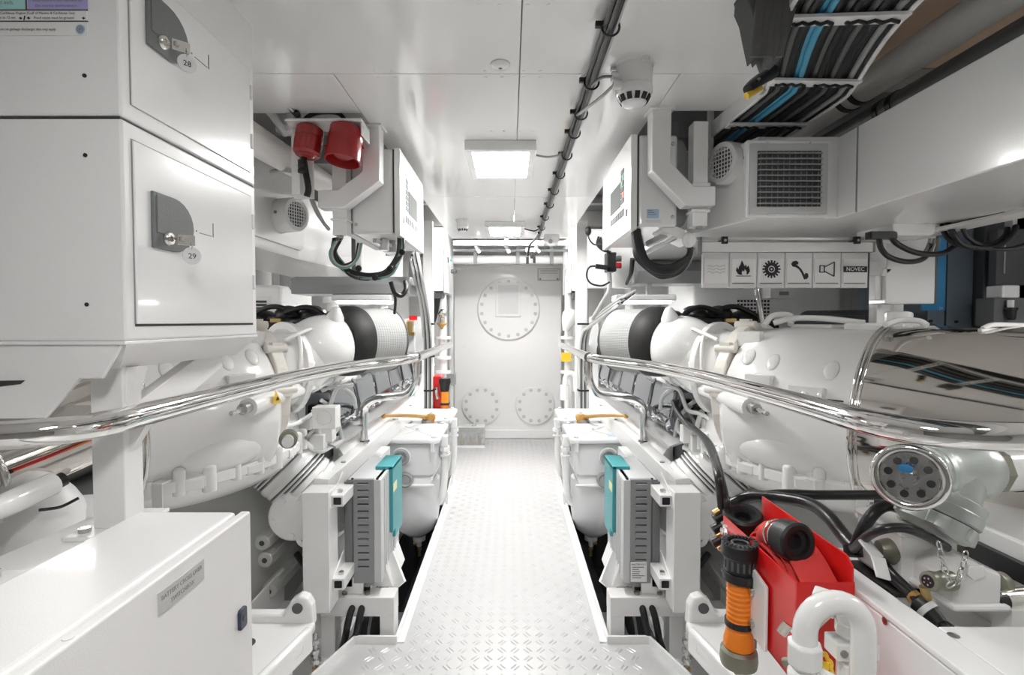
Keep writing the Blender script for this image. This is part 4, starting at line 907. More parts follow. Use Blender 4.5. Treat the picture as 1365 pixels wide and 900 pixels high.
# -------- air ducts with round fans
for s in (1, -1):
    setside(s)
    if s > 0:
        t = T('air_duct', 'white air duct with a square louvred grille and long glossy side', 'air duct', (1.15, 1.8, 1.75))
        zt, zb = 2.025, 1.75
        B().prism([(.875, 1.8), (1.15, 1.8), (1.15, -1.5), (1.62, -1.5), (1.62, 5.0), (.78, 5.0), (.70, 2.35)], 'xy', zb, zt).build('casing', 'white', t, bevel=.004)
        a, c = U(995, 187, 1.78), U(1104, 290, 1.78)
        g0, g1 = U(1009, 202, 1.775), U(1092, 276, 1.775)
        B().box(a.x, c.x, 1.775, 1.80, c.z, a.z).build('face_frame', 'white', t, bevel=.004)
        gf = B().prism(rrect(g0.x - .025, g1.x + .025, g1.z - .025, g0.z + .025, .004), 'xz', 1.770, 1.776).build('grille_frame', 'lcable', t, bevel=.001)
        B().box(g0.x, g1.x, 1.768, 1.7715, g1.z, g0.z).build('grille_opening', 'gap', gf)
        b = B(); n = 10
        for k in range(n):
            z = g1.z + (g0.z - g1.z) * (k + .5) / n; b.obox(((g0.x + g1.x) / 2, 1.763, z), (1, 0, 0), (0, 1, 0), (0, 0, 1), g1.x - g0.x, .010, .0038)
        b.build('louvre_blade', 'grey', gf)
        b = B()
        for k in range(11):
            x = g0.x + (g1.x - g0.x) * (k + .5) / 11; b.box(x - .001, x + .001, 1.766, 1.770, g1.z, g0.z)
        b.build('vertical_blade', 'mgrey', gf)
        for px, py in ((1023, 191), (1080, 191), (1023, 285), (1080, 285)):
            q = U(px, py, 1.775); B().cyl((q.x, 1.772, q.z), (q.x, 1.776, q.z), .004, seg=10).build('screw', 'steel', t)
        B().box(1.146, 1.152, 1.70, 1.703, zb, zt).build('panel_joint', 'grey', t)
        p, ax = V((.765, 2.1, 2.0)), V((-.93, -.37, 0)).normalized()
        p = U(982, 220, 1.95); L_ = .075; lab = 'white round fan outlet with mesh on the grille side duct'
    else:
        t = T('air_duct', 'long white air duct beyond the locker with a raised panel', 'air duct', (1.17, 3.5, 1.75))
        zt, zb = 2.13, 1.75
        B().prism([(1.17, 1.2), (1.7, 1.2), (1.7, 5.0), (.98, 5.0), (1.05, 3.9), (1.17, 3.0)], 'xy', zb, zt).build('casing', 'white', t, bevel=.004)
        a, c = UL(412, 250, 3.0), UL(412, 335, 3.0)
        B().prism(rrect(2.2, 3.05, 1.80, 2.25, .05), 'yz', 1.155, 1.172).build('raised_panel', 'white', t, bevel=.003)
        p, ax = UL(374, 288, 2.72), V((-.93, -.37, 0)).normalized(); L_ = .11; lab = 'white round fan outlet with mesh on the locker side duct'
    f = T('fan_outlet', lab, 'fan outlet', p - V((0, 0, .09)), 'round fan outlets')
    R_ = .075 if s > 0 else .085
    B().lathe([(R_ * 1.05, -.02), (R_ * 1.02, .01), (R_, L_ - .01), (R_ * .96, L_), (R_ * .74, L_ + .001), (R_ * .72, L_ - .02), (.01, L_ - .022)], p, ax, 40).build('barrel', 'white', f, smooth=30)
    B().lathe([(R_ * .72, 0), (.001, .001)], p + ax * (L_ - .018), ax, 32).build('dark_interior', 'gap', f)
    u_ = ax.cross(Zv).normalized(); b = B()
    for k in range(-3, 4):
        q = k * R_ * .19; hl = math.sqrt(max(0, (R_ * .74) ** 2 - q * q)); c = p + ax * (L_ - .004)
        b.bar(c + u_ * q - Zv * hl, c + u_ * q + Zv * hl, .004, .003, ax); b.bar(c + Zv * q - u_ * hl, c + Zv * q + u_ * hl, .004, .003, ax)
    b.build('mesh_guard', 'white', f)
    q = p - u_ * R_ * .98 * (1 if u_.y > 0 else -1) + ax * (L_ * .45) if True else p
    B().cyl(p + ax * (L_ * .5) + V((ax.y, -ax.x, 0)) * R_ * (1.0 if ax.y * -1 > 0 else -1) * -1, p + ax * (L_ * .5) + V((ax.y, -ax.x, 0)) * (R_ + .006) * -1, .008, seg=12).build('screw', 'gink', f)
# -------- right: cable ladder, pipes, cloth
setside(1)
t = T('cable_ladder', 'white cable ladder full of cables under the deckhead', 'cable ladder', (.95, 1.3, 2.08))
zl = 2.095
def lad(y): return (.56 + .19 * min(1, max(0, (y - .95) / .5)) + (.0 if y < 1.6 else 0), .27)
rl = [(.60, .4), (.62, .9), (.675, 1.25), (.80, 1.58), (.815, 1.68), (.80, 1.98), (.80, 2.25)]
rr = [(.90, .4), (.905, .9), (.945, 1.25), (1.065, 1.60), (1.085, 1.70), (1.085, 2.0), (1.085, 2.3)]
def rail(pts): return [V((x, y, zl)) for x, y in pts]
B().strip(spline(rail(rl), 5), (.012, 0, 0), (0, 0, .055)).build('side_rail', 'white', t, bevel=.002)
B().strip(spline(rail(rr), 5), (.012, 0, 0), (0, 0, .055)).build('side_rail', 'white', t, bevel=.002)
for i, (a, c) in enumerate((((.672, 1.235), (.94, 1.22)), ((.79, 1.545), (1.05, 1.555)), ((.803, 1.885), (1.083, 1.885)))):
    a, c = V((*a, zl - .002)), V((*c, zl - .002)); r_ = B().bar(a, c, .038, .010).build('rung', 'white', t, bevel=.002)
    b = B(); d_ = c - a
    for f0, f1 in ((.06, .40), (.50, .95)):
        pp = [a + d_ * (f0 + (f1 - f0) * k / 10) + V((0, .006 * math.sin(k * 2.1), -.008)) for k in range(11)]; b.tube(pp, .0045, 6)
    b.build('cable_strap', 'black', r_)
cols = ['black', 'blackg', 'dcable', 'black', 'black', 'bcable', 'bcable', 'black', 'black', 'dcable', 'black', 'black', 'black', 'dcable', 'black', 'black', 'black', 'gcable', 'black']
SL, SR = spline(rail(rl), 5), spline(rail(rr), 5)
for k, m in enumerate(cols):
    f = (k + .8) / (len(cols) + .6); off = .006 * math.sin(k * 1.7)
    pts = [a * (1 - f) + c * f + V((0, 0, .016 + off)) for a, c in zip(SL, SR)]
    B().tube(pts, .0085 if m != 'lcable' else .011, 8).build('cable', m, t, smooth=60, label={'bcable': 'bright blue cable', 'gcable': 'grey cable', 'dcable': 'dark grey cable'}.get(m))
B().strip([a * .5 + c * .5 + V((0, 0, .032)) for a, c in zip(SL, SR)], (.25, 0, 0), (0, 0, .03)).build('upper_cables', 'black', t)
B().bar((.80, 2.25, zl), (.74, 2.55, 2.03), .02, .06).build('drop_rail', 'white', t, bevel=.002)
t = T('hanger_rod', 'thin white hanger tube dropping from the ceiling edge beside the cable ladder', 'hanger', (.79, 2.02, 1.98))
q0 = U(949, 0, 2.02).x; B().cyl((q0, 2.02, 1.98), (q0, 2.02, 2.3), .013).build('tube', 'white', t, smooth=40)
B().box(q0 - .02, q0 + .02, 2.0, 2.04, 1.975, 1.99).build('foot', 'white', t, bevel=.003)
for a, c, r, nm, lab in (((1365, 12), (1090, 172), .052, 'lagged_pipe', 'thick pale lagged pipe running beside the cable ladder'), ((1365, 62), (1110, 196), .045, 'deck_pipe', 'darker grey pipe outboard of the lagged pipe beside the ladder')):
    if r > .05: p0, p1 = V((1.33, .9, 2.255)), V((1.33, 3.2, 2.255)); 
    else: p0, p1 = V((1.47, .9, 2.20)), V((1.47, 3.2, 2.20))
    t = T(nm, lab, 'pipe', (p0 + p1) / 2)
    B().cyl(p0, p1, r, seg=28).build('pipe_run', 'pipe' if r > .05 else 'mgrey', t, smooth=50)
    fst = B().cyl((p0.x, 1.95, p0.z), (p0.x, 1.975, p0.z), r + .004, seg=28).build('clip_band', 'black', t, smooth=40, own=True); clone(fst, off=(0, .07, 0))
tag(B().box(1.14, 1.75, 1.6, 2.15, 2.42, 2.44).build('plywood_board', 'beige'), 'beige board above the cable ladder', 'board')
tag(B().box(.72, 2.5, .2, 5.0, 2.44, 2.46).build('deckhead_lining', 'dgrey'), 'dark deckhead lining above the ladder and pipes', 'lining')
t = T('rolled_cloth', 'dark grey ribbed cloth bundle tucked beside the cable ladder', 'cloth', (.60, 1.2, 2.05))
b = B(); 
pl = [U(986, 0, 1.24), U(985, 12, 1.24), U(992, 28, 1.24), U(998, 58, 1.24), U(1003, 82, 1.24), U(1008, 76, 1.24), U(1010, 84, 1.24), U(1014, 74, 1.24), U(1020, 92, 1.24), U(1026, 82, 1.24), U(1034, 86, 1.24), U(1040, 60, 1.24), U(1056, 0, 1.24), U(1056, -6, 1.24), U(984, -6, 1.24)]
b.prism([(p.x, p.z) for p in pl], 'xz', 1.20, 1.27).build('cloth_body', 'cloth', t, bevel=.01)
for k, px in enumerate((1010, 1018, 1026, 1034, 1042)):
    B().tube([U(px + 5, -6, 1.20), U(px + 3, 20, 1.195), U(px - 1, 50, 1.195), U(px - 4, 76, 1.205)], .012, 10, sm=5).build('fold', 'cloth', t, smooth=60)
t = T('hand_tool', 'black and yellow tool wedged between the cloth and cable ladder', 'tool', U(1010, 115, 1.4))
B().tube([U(1030, 96, 1.45), U(1018, 103, 1.42), U(1005, 112, 1.4), U(997, 120, 1.39)], lambda q: .018 - .004 * q, 12, sm=5).build('handle', 'black', t, smooth=60)
B().tube([U(1015, 117, 1.395), U(1003, 124, 1.385), U(995, 128, 1.38)], lambda q: .006 + .003 * q, 10, sm=5).build('blade_guard', 'yellow', t, smooth=60, label='yellow tip')
q = U(1009, 108, 1.385); B().cyl(q, q + V((0, -.012, 0)), .004, seg=10).build('rivet', 'nickel', t)
tag(B().tube([U(1000, 150, 1.9), U(1012, 135, 1.75), U(1026, 112, 1.6), U(1030, 100, 1.5)], .007, 8, sm=5).tube([U(992, 155, 1.9), U(1006, 138, 1.75), U(1020, 118, 1.6)], .006, 8, sm=5).build('loose_cables', 'gcable', smooth=60), 'grey cables leaving the inner side of the ladder', 'cable')
# -------- sign board with pictograms
y = 2.06
rt = T('sign_rail', 'grey rod with black clamps holding the pictogram board', 'rail', U(1050, 318, y))
a, c = U(930, 316, y), U(1166, 320, y)
B().box(a.x, c.x, y, y + .03, U(0, 320, y).z, U(0, 316, y).z).build('rod', 'alu', rt, bevel=.003)
for px in (965, 1141):
    q = U(px, 321, y); B().box(q.x - .012, q.x + .012, y - .012, y + .03, q.z - .013, q.z + .015).build('clamp', 'black', rt, bevel=.002)
    B().cyl((q.x, y - .016, q.z), (q.x, y - .012, q.z), .005, seg=10).build('clamp_screw', 'steel', rt)
sb = T('pictogram_board', 'clear board of six signal tiles hanging under the air duct', 'sign', U(1050, 384, y))
p0, p1 = U(934, 323, y), U(1164, 336, y)
B().box(p0.x, p1.x, y - .004, y + .02, p1.z, p0.z).build('header_strip', 'white', sb, bevel=.003)
B().box(p0.x - .004, p0.x + .004, y - .006, y + .02, p1.z - .01, p0.z + .02).box(p1.x - .004, p1.x + .004, y - .006, y + .02, p1.z - .0, p0.z + .02).build('end_bracket', 'gink', sb)
edges = [937, 973, 1010, 1047, 1084, 1122, 1158]
ex, ez = (1, 0, 0), (0, 0, 1)
for k in range(6):
    a, c = U(edges[k], 337, y), U(edges[k + 1] - 1.5, 384, y); cx, cz = (a.x + c.x) / 2, (U(0, 359, y).z)
    tl = B().prism(rrect(a.x, c.x, c.z, a.z, .004), 'xz', y, y + .016).build('tile', 'tag', sb, bevel=.002, label=['blank clear tile', 'tile with a flame', 'tile with a cogwheel', 'tile with a telephone handset', 'tile with a horn', 'tile with white on black lettering'][k])
    B().box(a.x + .006, c.x - .006, y - .003, y + .001, U(0, 378, y).z, U(0, 345, y).z).build('window', 'paper', tl, bevel=.001)
    if k: B().box(a.x + .01, c.x - .012, y - .0042, y - .0028, U(0, 378.3, y).z, U(0, 377.3, y).z).build('base_line', 'ink', tl)
    h = .5
    def pr(poly, m='ink', d=.005): return B().prism([(cx + u_ * .001, cz + v_ * .001) for u_, v_ in poly], 'xz', y - d, y - .0025)
    if k == 0: 
        b = B()
        for j in range(3): b.tube([(cx - .035 + .07 * i / 12, y - .004, cz + .012 - .012 * j + .003 * math.sin(i * 1.3)) for i in range(13)], .002, 6)
        b.build('wave_mark', 'bgrey', tl)
    if k == 1: pr([(-22, -18), (-30, -6), (-27, 8), (-20, -2), (-18, 10), (-12, 18), (-8, 34), (-1, 20), (4, 10), (8, 18), (12, 6), (18, 14), (22, 2), (24, -8), (18, -18), (12, -22), (12, -10), (4, 2), (2, -10), (-4, -4), (-8, -14), (-6, -22), (-14, -22)]).build('flame', 'ink', tl); B().box(cx - .028, cx + .028, y - .005, y - .0025, cz - .028, cz - .0255).build('ground_line', 'ink', tl)
    if k == 2:
        b = B(); 
        b.ring((cx, y - .0025, cz), (cx, y - .005, cz), .026, .0135, 32)
        for j in range(16):
            an = 2 * PI * j / 16; b.obox((cx + .029 * math.cos(an), y - .0037, cz + .029 * math.sin(an)), (math.cos(an), 0, math.sin(an)), (0, 1, 0), (-math.sin(an), 0, math.cos(an)), .012, .0025, .006)
        b.ring((cx, y - .0025, cz), (cx, y - .005, cz), .0095, .004, 20); b.build('cogwheel', 'ink', tl)
    if k == 3: pr([(-32, 20), (-26, 30), (-14, 33), (-4, 27), (-6, 18), (-14, 18), (-4, 12), (8, 0), (16, -14), (20, -22), (26, -14), (34, -18), (36, -30), (30, -38), (20, -40), (14, -28), (8, -14), (-2, 0), (-14, 8), (-26, 10)]).build('handset', 'ink', tl)
    if k == 4:
        b = B()
        for q in (((-30, -12), (-30, 14)), ((-30, 14), (-13, 14)), ((-13, 14), (-13, -12)), ((-13, -12), (-30, -12)), ((-12, 8), (26, 28)), ((26, 28), (26, -28)), ((26, -28), (-12, -8))):
            (u0, v0), (u1, v1) = q; b.bar((cx + u0 * .001, y - .004, cz + v0 * .001), (cx + u1 * .001, y - .004, cz + v1 * .001), .003, .0035, (0, 1, 0))
        b.build('horn_outline', 'ink', tl)
    if k == 5:
        B().box(cx - .046, cx + .046, y - .004, y - .0025, cz - .012, cz + .011).build('black_bar', 'ink', tl)
        text('NOVEC', (cx, y - .0045, cz - .0005), ex, ez, .021, 'paper', tl, ext=.0005)
# vents and white casing behind the sign
y = 3.1
t = T('white_casing', 'white machinery casing with a square mesh vent behind the pictogram board', 'casing', (1.4, y + .2, 1.2))
a, c = U(925, 340, y), U(1040, 470, y)
B().box(a.x, c.x + .35, y, y + .5, 1.1, U(0, 335, y).z).build('casing_box', 'wall', t, bevel=.01)
for px0, px1, py0, py1 in ((982, 1026, 399, 428),):
    a, c = U(px0, py0, y - .01), U(px1, py1, y - .01)
    gf = B().box(a.x, c.x, y - .01, y + .005, c.z, a.z).build('vent_frame', 'white', t, bevel=.003); b = B()
    for i in range(10):
        for j in range(6):
            x, z = a.x + (c.x - a.x) * (i + .5) / 10, c.z + (a.z - c.z) * (j + .5) / 6; b.box(x - .0065, x + .0065, y - .012, y - .009, z - .0065, z + .0065)
    b.build('mesh_opening', 'gap', gf)
a, c = U(1016, 382, y), U(1048, 398, y)
db = B().box(a.x, c.x, y - .1, y, c.z, a.z).build('document_pocket', 'satin', t, bevel=.004); B().box(a.x + .05, c.x - .04, y - .104, y - .1, c.z + .015, c.z + .035).build('handle_slot', 'gink', db)
tag(B().tube([U(1009, 386, 2.5), U(1012, 405, 2.5), U(1016, 430, 2.5)], .013, 12).build('chrome_tube', 'chrome', smooth=60), 'short chrome tube standing behind the pictogram board', 'tube')
# gauze panel under the duct and grey trunking behind the loops
for s in (1, -1):
    setside(s)
    if s > 0: a, c, y = U(850, 346, 2.95), U(1000, 378, 2.95), 2.95
    else:
        a, c, y = UL(545, 368, 2.95), UL(388, 392, 2.95), 2.95
    t = T('grey_trunking', f'plain grey metal trunking crossing above the air filter {SD[s]}', 'trunking', ((a.x + c.x) / 2, y, c.z), 'grey trunking')
    x0, x1 = min(a.x, c.x), max(a.x, c.x); z0, z1 = c.z, a.z
    B().prism([(y, z0), (y + .25, z0), (y + .25, z1), (y + .05, z1), (y - .01, (z0 + z1) / 2 + .004)], 'yz', x0, x1).prism([(x1, z0 + .005), (x1 + .03, (z0 + z1) / 2), (x1, z1 - .005)], 'xz', y + .02, y + .24).build('trunk_body', 'duct', t, bevel=.004)
    B().box((x0 + x1) / 2 - .02, (x0 + x1) / 2 + .02, y + .1, y + .14, z1, 2.4).build('hanger', 'mgrey', t)
    # white pipes and cabinets in the far outboard background
    for k, (x, y2, r, h) in enumerate(((1.75, 3.8, .06, 2.3), (1.45, 4.4, .05, 2.2), (1.15, 4.9, .045, 2.1))):
        q = T('vertical_pipe', f'{("thick near", "middle", "thin far")[k]} vertical white pipe standing beyond the engine {SD[s]}', 'pipe', (x, y2, -.1), 'background pipes')
        B().cyl((x, y2, -.1), (x, y2, h), r).build('pipe_run', 'wall', q, smooth=40); B().cyl((x, y2, 1.55), (x, y2, 1.6), r + .03).build('flange', 'wall', q, bevel=.004)
setside(-1)
t = T('white_casing', 'white machinery casing with a small mesh vent between locker and wiring loom', 'casing', (1.6, 3.2, 1.2))
a = UL(340, 380, 3.1); c = UL(375, 440, 3.1)
B().box(c.x, 2.0, 3.1, 3.6, 1.1, UL(0, 380, 3.1).z).build('casing_box', 'wall', t, bevel=.02)
b = B(); v0, v1 = UL(336, 400, 3.09), UL(356, 422, 3.09)
gf = B().box(v1.x - .02, v0.x + .02, 3.09, 3.11, v1.z - .02, v0.z + .02).build('vent_frame', 'white', t, bevel=.003)
for i in range(6):
    for j in range(5):
        x, z = v1.x + (v0.x - v1.x) * (i + .5) / 6, v1.z + (v0.z - v1.z) * (j + .5) / 5; b.box(x - .0065, x + .0065, 3.086, 3.091, z - .0065, z + .0065)
b.build('mesh_opening', 'gap', gf)
setside(1)
# ================================================================== LOCKERS, SUPPORT POST, SWITCH BOX (locker side foreground)
setside(1)
y0, y1 = .90, 1.365
zm = U(165, 156, y0).z; zb = U(165, 455, y0).z; xr = U(165, 300, y0).x
t = T('locker', 'white steel locker stack with two key-locked doors and a poster', 'locker', (xr - .5, 1.1, zb))
B().box(xr - 1.3, xr, y0, y1, zm + .002, zm + .42).box(xr - 1.3, xr, y0, y1, zb, zm - .002).build('carcass', 'powder', t, bevel=.004)
B().box(xr - 1.29, xr - .004, y0 + .002, y1 - .002, zm - .002, zm + .002).build('joint', 'gap', t)
for px, py in ((113, 101), (114, 207), (116, 406)):
    q = U(px, py, y0); B().cyl((q.x, y0 - .0015, q.z), (q.x, y0 + .002, q.z), .0034, seg=18).build('rivet_hole', 'ink', t)
def yx(px): return (xr - .035) * F / (px - 680)
def door(py_t, py_b, num, lk):
    """py_t, py_b on the near edge at px 180"""
    ya, yb = yx(181), yx(336); za, zb_ = U(181, py_b, ya).z, U(181, py_t, ya).z
    B().box(xr - .002, xr + .0006, ya - .0025, yb + .004, za - .0, zb_ + .0025).build('door_gap', 'grey', t)
    if num == '29': B().box(xr - .002, xr + .0008, ya - .0015, yb + .004, za - .0045, za).build('door_gap', 'gap', t)
    d = B().box(xr + .0, xr + .004, ya, yb, za, zb_).build('door', 'white', t, bevel=.0015, label=f'door with key tag {num}')
    hm = None
    for f in (.14, .62):
        z = zb_ - (zb_ - za) * f; h = B().cyl((xr + .004, yb + .004, z - .035), (xr + .004, yb + .004, z), .0042, seg=12).build('hinge', 'white', d, smooth=40)
    # lock: half-round textured plate
    lx = xr + .004; cy, cz = yx(lk[0]), U(lk[0], lk[1], yx(lk[0])).z; ye = yx(lk[2]); top, bot = U(lk[0], lk[1], cy).z, U(lk[0], lk[3], cy).z
    mid = (top + bot) / 2; hh = (top - bot) / 2; wz = ye - cy
    poly = [(cy, bot), (cy, top), (cy + wz * .5, top)] + [(cy + wz * (.5 + .5 * math.sin(PI * k / 12)), mid + hh * math.cos(PI * k / 12)) for k in range(1, 12)] + [(cy + wz * .5, bot)]
    lp = B().prism(poly, 'yz', lx, lx + .006).build('lock_plate', 'lock', d, bevel=.0015, label='dark grey half-round lock plate')
    B().box(lx + .005, lx + .008, cy + wz * .06, cy + wz * .42, bot + hh * .55, top - hh * .1).build('recess_frame', 'lock', d, bevel=.002)
    kb = bot + hh * .42; ky = cy + wz * .30
    B().lathe([(.0135, 0), (.0135, .004), (.011, .008), (.006, .008), (.005, .006)], (lx + .006, ky, kb), (1, 0, 0), 24).build('lock_barrel', 'nickel', d, smooth=40, label='nickel lock barrel')
    B().obox((lx + .024, ky + .004, kb), (1, 0, 0), (0, 1, .0), (0, 0, 1), .024, .003, .008).build('key_shank', 'nickel', d)
    B().obox((lx + .034, ky + .012, kb - .001), (.75, .7, 0), (.7, -.75, 0), (0, 0, 1), .030, .003, .020).build('key_bow', 'nickel', d, bevel=.001, label='nickel key in the lock')
    # plastic number tag hanging from the key
    p = V((lx + .040, ky + .019, kb - .030))
    tx = V((.62, .78, 0)).normalized(); nn = V((.78, -.62, 0))
    tn = B().lathe([(.0165, 0), (.0165, .0022)], p, nn, 32, (1, 1.0)).build('number_tag', 'tag', d, smooth=30, label=f'pale round tag numbered {num}')
    B().torus(p + V((-.002, 0, .020)), tx, .0085, .0009, 20, 6).build('key_ring', 'nickel', d, smooth=60)
    text(num, p + nn * .0024 - Zv * .001, tx, (0, 0, 1), .0145, 'ink', d, ext=.0002)
    # handle slots pressed in the door
    s0 = yx(lk[2] + 6); s1 = yx(lk[2] + 27); zz = mid + hh * .1
    b = B().box(lx, lx + .0006, s0 + .012, s1, zz - .006, zz - .0045).box(lx, lx + .0006, s1 + .004, s1 + .007, zz - .006, zz + .024).cyl((lx, s0 + .002, zz - .003), (lx + .0006, s0 + .002, zz - .003), .002, seg=10)
    b.build('card_holder_slot', 'mgrey', d)
door(-60, 140, '28', (199, -18, 253, 58))
door(187, 432, '29', (201, 254, 255, 330))
# sloped base and under-panel
B().prism([(xr, zb), (xr - 1.3, zb), (xr - 1.3, zb - .006), (xr, zb - .006)], 'xz', y0 - .004, y1 + .004).build('base_flange', 'white', t, bevel=.001)
vb = [(xr + .0, y0 + .002, zb - .005), (xr, y1, zb - .005), (xr - .06, y1, zb - .06), (xr - .06, y0 + .06, zb - .06)]
b = B().add([(xr, y0, zb - .006), (xr, y1, zb - .006), (xr - .05, y1 - .02, zb - .052), (xr - .05, y0 + .05, zb - .052), (xr - .2, y0, zb - .006), (xr - .2, y1, zb - .006), (xr - .2, y1 - .02, zb - .052), (xr - .2, y0 + .05, zb - .052)], [(0, 1, 2, 3), (4, 7, 6, 5), (0, 3, 7, 4), (1, 5, 6, 2), (2, 6, 7, 3), (0, 4, 5, 1)])
b.build('sloped_base', 'powder', t)
g = [U(-150, 458, y0), U(163, 458, y0), U(136, 505, y0), U(106, 505, y0), U(60, 558, y0), U(-150, 560, y0)]
B().prism([(p.x, p.z) for p in g], 'xz', y0, y0 + .008).build('gusset_panel', 'powder', t, bevel=.002)
q0, q1 = U(-20, 508, y0), U(34, 514, y0)
B().prism([(q0.x, q0.z), (q1.x, U(0, 507, y0).z), (q1.x - .008, U(0, 512, y0).z), (q0.x, U(0, 518, y0).z)], 'xz', y0 - .001, y0 + .002).build('slot', 'gap', t)
# poster
a, c = U(-160, -140, y0), U(117, 48, y0)
ps = B().box(a.x, c.x, y0 - .0015, y0, c.z, a.z).build('poster', 'paper', t, label='printed waste disposal poster')
def pz(py): return U(0, py, y0 - .002).z
def pxx(px): return U(px, 20, y0 - .002).x
def rect(n, x0, x1, ya, yb_, m, d=.002): B().box(pxx(x0), pxx(x1), y0 - d, y0 - .001, pz(yb_), pz(ya)).build(n, m, ps)
rect('mint_panel', -160, 35, -60, 12, 'mint'); rect('violet_panel', 37, 117, -60, 13, 'violet')
b = B()
for x0, x1, ya, yb_ in ((-160, 117, 12.6, 13.8), (-160, 117, 27.6, 28.8), (34.5, 36, -60, 13)): b.box(pxx(x0), pxx(x1), y0 - .0022, y0 - .001, pz(yb_), pz(ya))
b.build('rule_line', 'ink', ps)
ex, ez = (1, 0, 0), (0, 0, 1); k = y0 / F
def pt(s_, px, py, h, al='LEFT', m='gink'): text(s_, (pxx(px), y0 - .0022, pz(py)), ex, ez, h * k, m, ps, align=al, ext=.0002)
pt('1 inch.', 0, 3.5, 7); pt('from shore if not harmful to', 44, .5, 5.6); pt('the marine environment.', 47, 7.5, 5.6)
pt('Caribbean Region (Gulf of Mexico & Caribbean Sea)', 0.5, 17.5, 4.6); pt('ut to 12 nm', -2, 23.5, 4.6); pt('Food waste must be ground', 45, 23.8, 4.6); pt('ons on garbage discharges also may apply', -1, 39, 4.4)
b = B()
for px, sgn in ((27, 1), (38, -1), (111, 1)):
    x, z = pxx(px), pz(24); b.prism([(x + sgn * 2.4 * k, z), (x - sgn * .5 * k, z + 1.9 * k), (x - sgn * .5 * k, z - 1.9 * k)], 'xz', y0 - .0022, y0 - .001).box(x - 2 * k, x + 2 * k, y0 - .0022, y0 - .001, z - .4 * k, z + .4 * k)
b.bar((pxx(31.5), y0 - .0018, pz(27)), (pxx(33), y0 - .0018, pz(21)), .0012, .0012, (0, 1, 0)); b.build('arrow_mark', 'ink', ps)
q = V((pxx(106.5), y0 - .0015, pz(39))); B().lathe([(6.2 * k, 0), (6.2 * k, .0008)], q, (0, -1, 0), 24).build('round_seal', 'lblue', ps)
b = B().ring(q + V((0, -.0008, 0)), q + V((0, -.0012, 0)), 4.6 * k, 3.6 * k, 20).ring(q + V((0, -.0008, 0)), q + V((0, -.0012, 0)), 1.8 * k, .2 * k, 12)
for j in range(8): an = PI * j / 4; b.obox(q + V((2.8 * k * math.cos(an), -.001, 2.8 * k * math.sin(an))), (math.cos(an), 0, math.sin(an)), (0, 1, 0), (-math.sin(an), 0, math.cos(an)), .002, .0006, .0008)
b.build('seal_print', 'gink', ps)
# support post of the lockers
t = T('support_post', 'white square post with foot plate holding up the lockers', 'post', (-.68, .96, 1.0))
xa, xb = U(122, 600, .95).x, U(165, 600, .95).x; zf = U(140, 705, .95).z
B().box(xa, xb, .95, 1.0, zf, zb - .05).build('post_tube', 'powder', t, bevel=.002)
B().prism([(xb, U(0, 604, .96).z), (xb, U(0, 566, .96).z), (xb + .032, U(0, 566, .96).z)], 'xz', .965, .985).build('rail_gusset', 'powder', t)
B().prism([(xa - .025, .91), (xb + .01, .91), (xb + .01, 1.06), (xa - .025, 1.06)], 'xy', zf - .008, zf).build('foot_plate', 'white', t, bevel=.002)
B().cyl((xa - .004, .935, zf), (xa - .004, .935, zf + .008), .010, seg=20).build('bolt_head', 'steel', t, smooth=40)
p, q = U(168, 566, 1.0), U(285, 474, 1.32)
B().bar(q, p, .03, .062, (0, 1, 0)).build('diagonal_brace', 'powder', t, bevel=.002)
B().prism([(xb, zb - .05), (xb + .02, zb - .05), (xb, zb - .12)], 'xz', .96, .99).build('top_gusset', 'powder', t)
t = T('foot_pad', 'second white foot plate with bolt at the edge of the bearer', 'foot plate', U(5, 765, .78))
q = U(5, 768, .78); B().box(q.x - .07, q.x + .022, .74, .80, q.z - .012, q.z).build('plate', 'white', t, bevel=.002); q = U(3, 760, .78)
B().cyl((q.x - .005, .77, q.z - .006), (q.x - .005, .77, q.z + .004), .010, seg=20).build('bolt_head', 'steel', t, smooth=40)
# bearer ledge behind the switch box
t = T('ledge_beam', 'white ledge running behind the battery switch box', 'ledge', (-.72, .8, .7))
B().prism([(-.85, .2), (-.625, .2), (-.625, 1.03), (-.80, 1.03)], 'xy', .95, zf - .008).build('ledge_top', 'powder', t, bevel=.004)
B().box(-.82, -.66, .98, 1.02, -.1, .95).box(-.82, -.66, .2, .24, -.1, .95).build('ledge_leg', 'powder', t)
# battery switch box
za = U(320, 684, .975).z; xd = U(333, 800, .985).x
t = T('switch_box', 'white battery switch box with door plate and navy latch', 'switch box', (xd - .1, .75, .55))
xk = U(193, 678, 1.0).x
B().box(xk, xd - .022, .50, .985, .55, za).build('enclosure', 'powder', t, bevel=.008, seg=3)
B().box(xd - .024, xd - .014, .51, .975, .56, za - .008).build('door_seal', 'satin', t)
d = B().box(xd - .016, xd + .002, .49, .99, .545, za - .001).build('door', 'powder', t, bevel=.004, seg=3)
def onx(px): return (xd + .002 - .035) * F / (px - 680)
ya, yb = onx(202), onx(265)
zc = U(202, 806, ya).z; 
p0, p1 = U(202, 818, ya).z, U(202, 797, ya).z
pl = B().box(xd + .0015, xd + .0035, ya, yb, (p0 + p1) / 2 - .0165, (p0 + p1) / 2 + .0165).build('name_plate', 'plate', d, label='engraved grey name plate')
zc = (p0 + p1) / 2
text('BATTERY CROSS OVER', (xd + .0037, (ya + yb) / 2, zc + .006), (0, 1, 0), (0, 0, 1), .0095, 'gink', d, ext=.0002)
text('SWITCHBOX', (xd + .0037, (ya + yb) / 2, zc - .007), (0, 1, 0), (0, 0, 1), .0095, 'gink', d, ext=.0002)
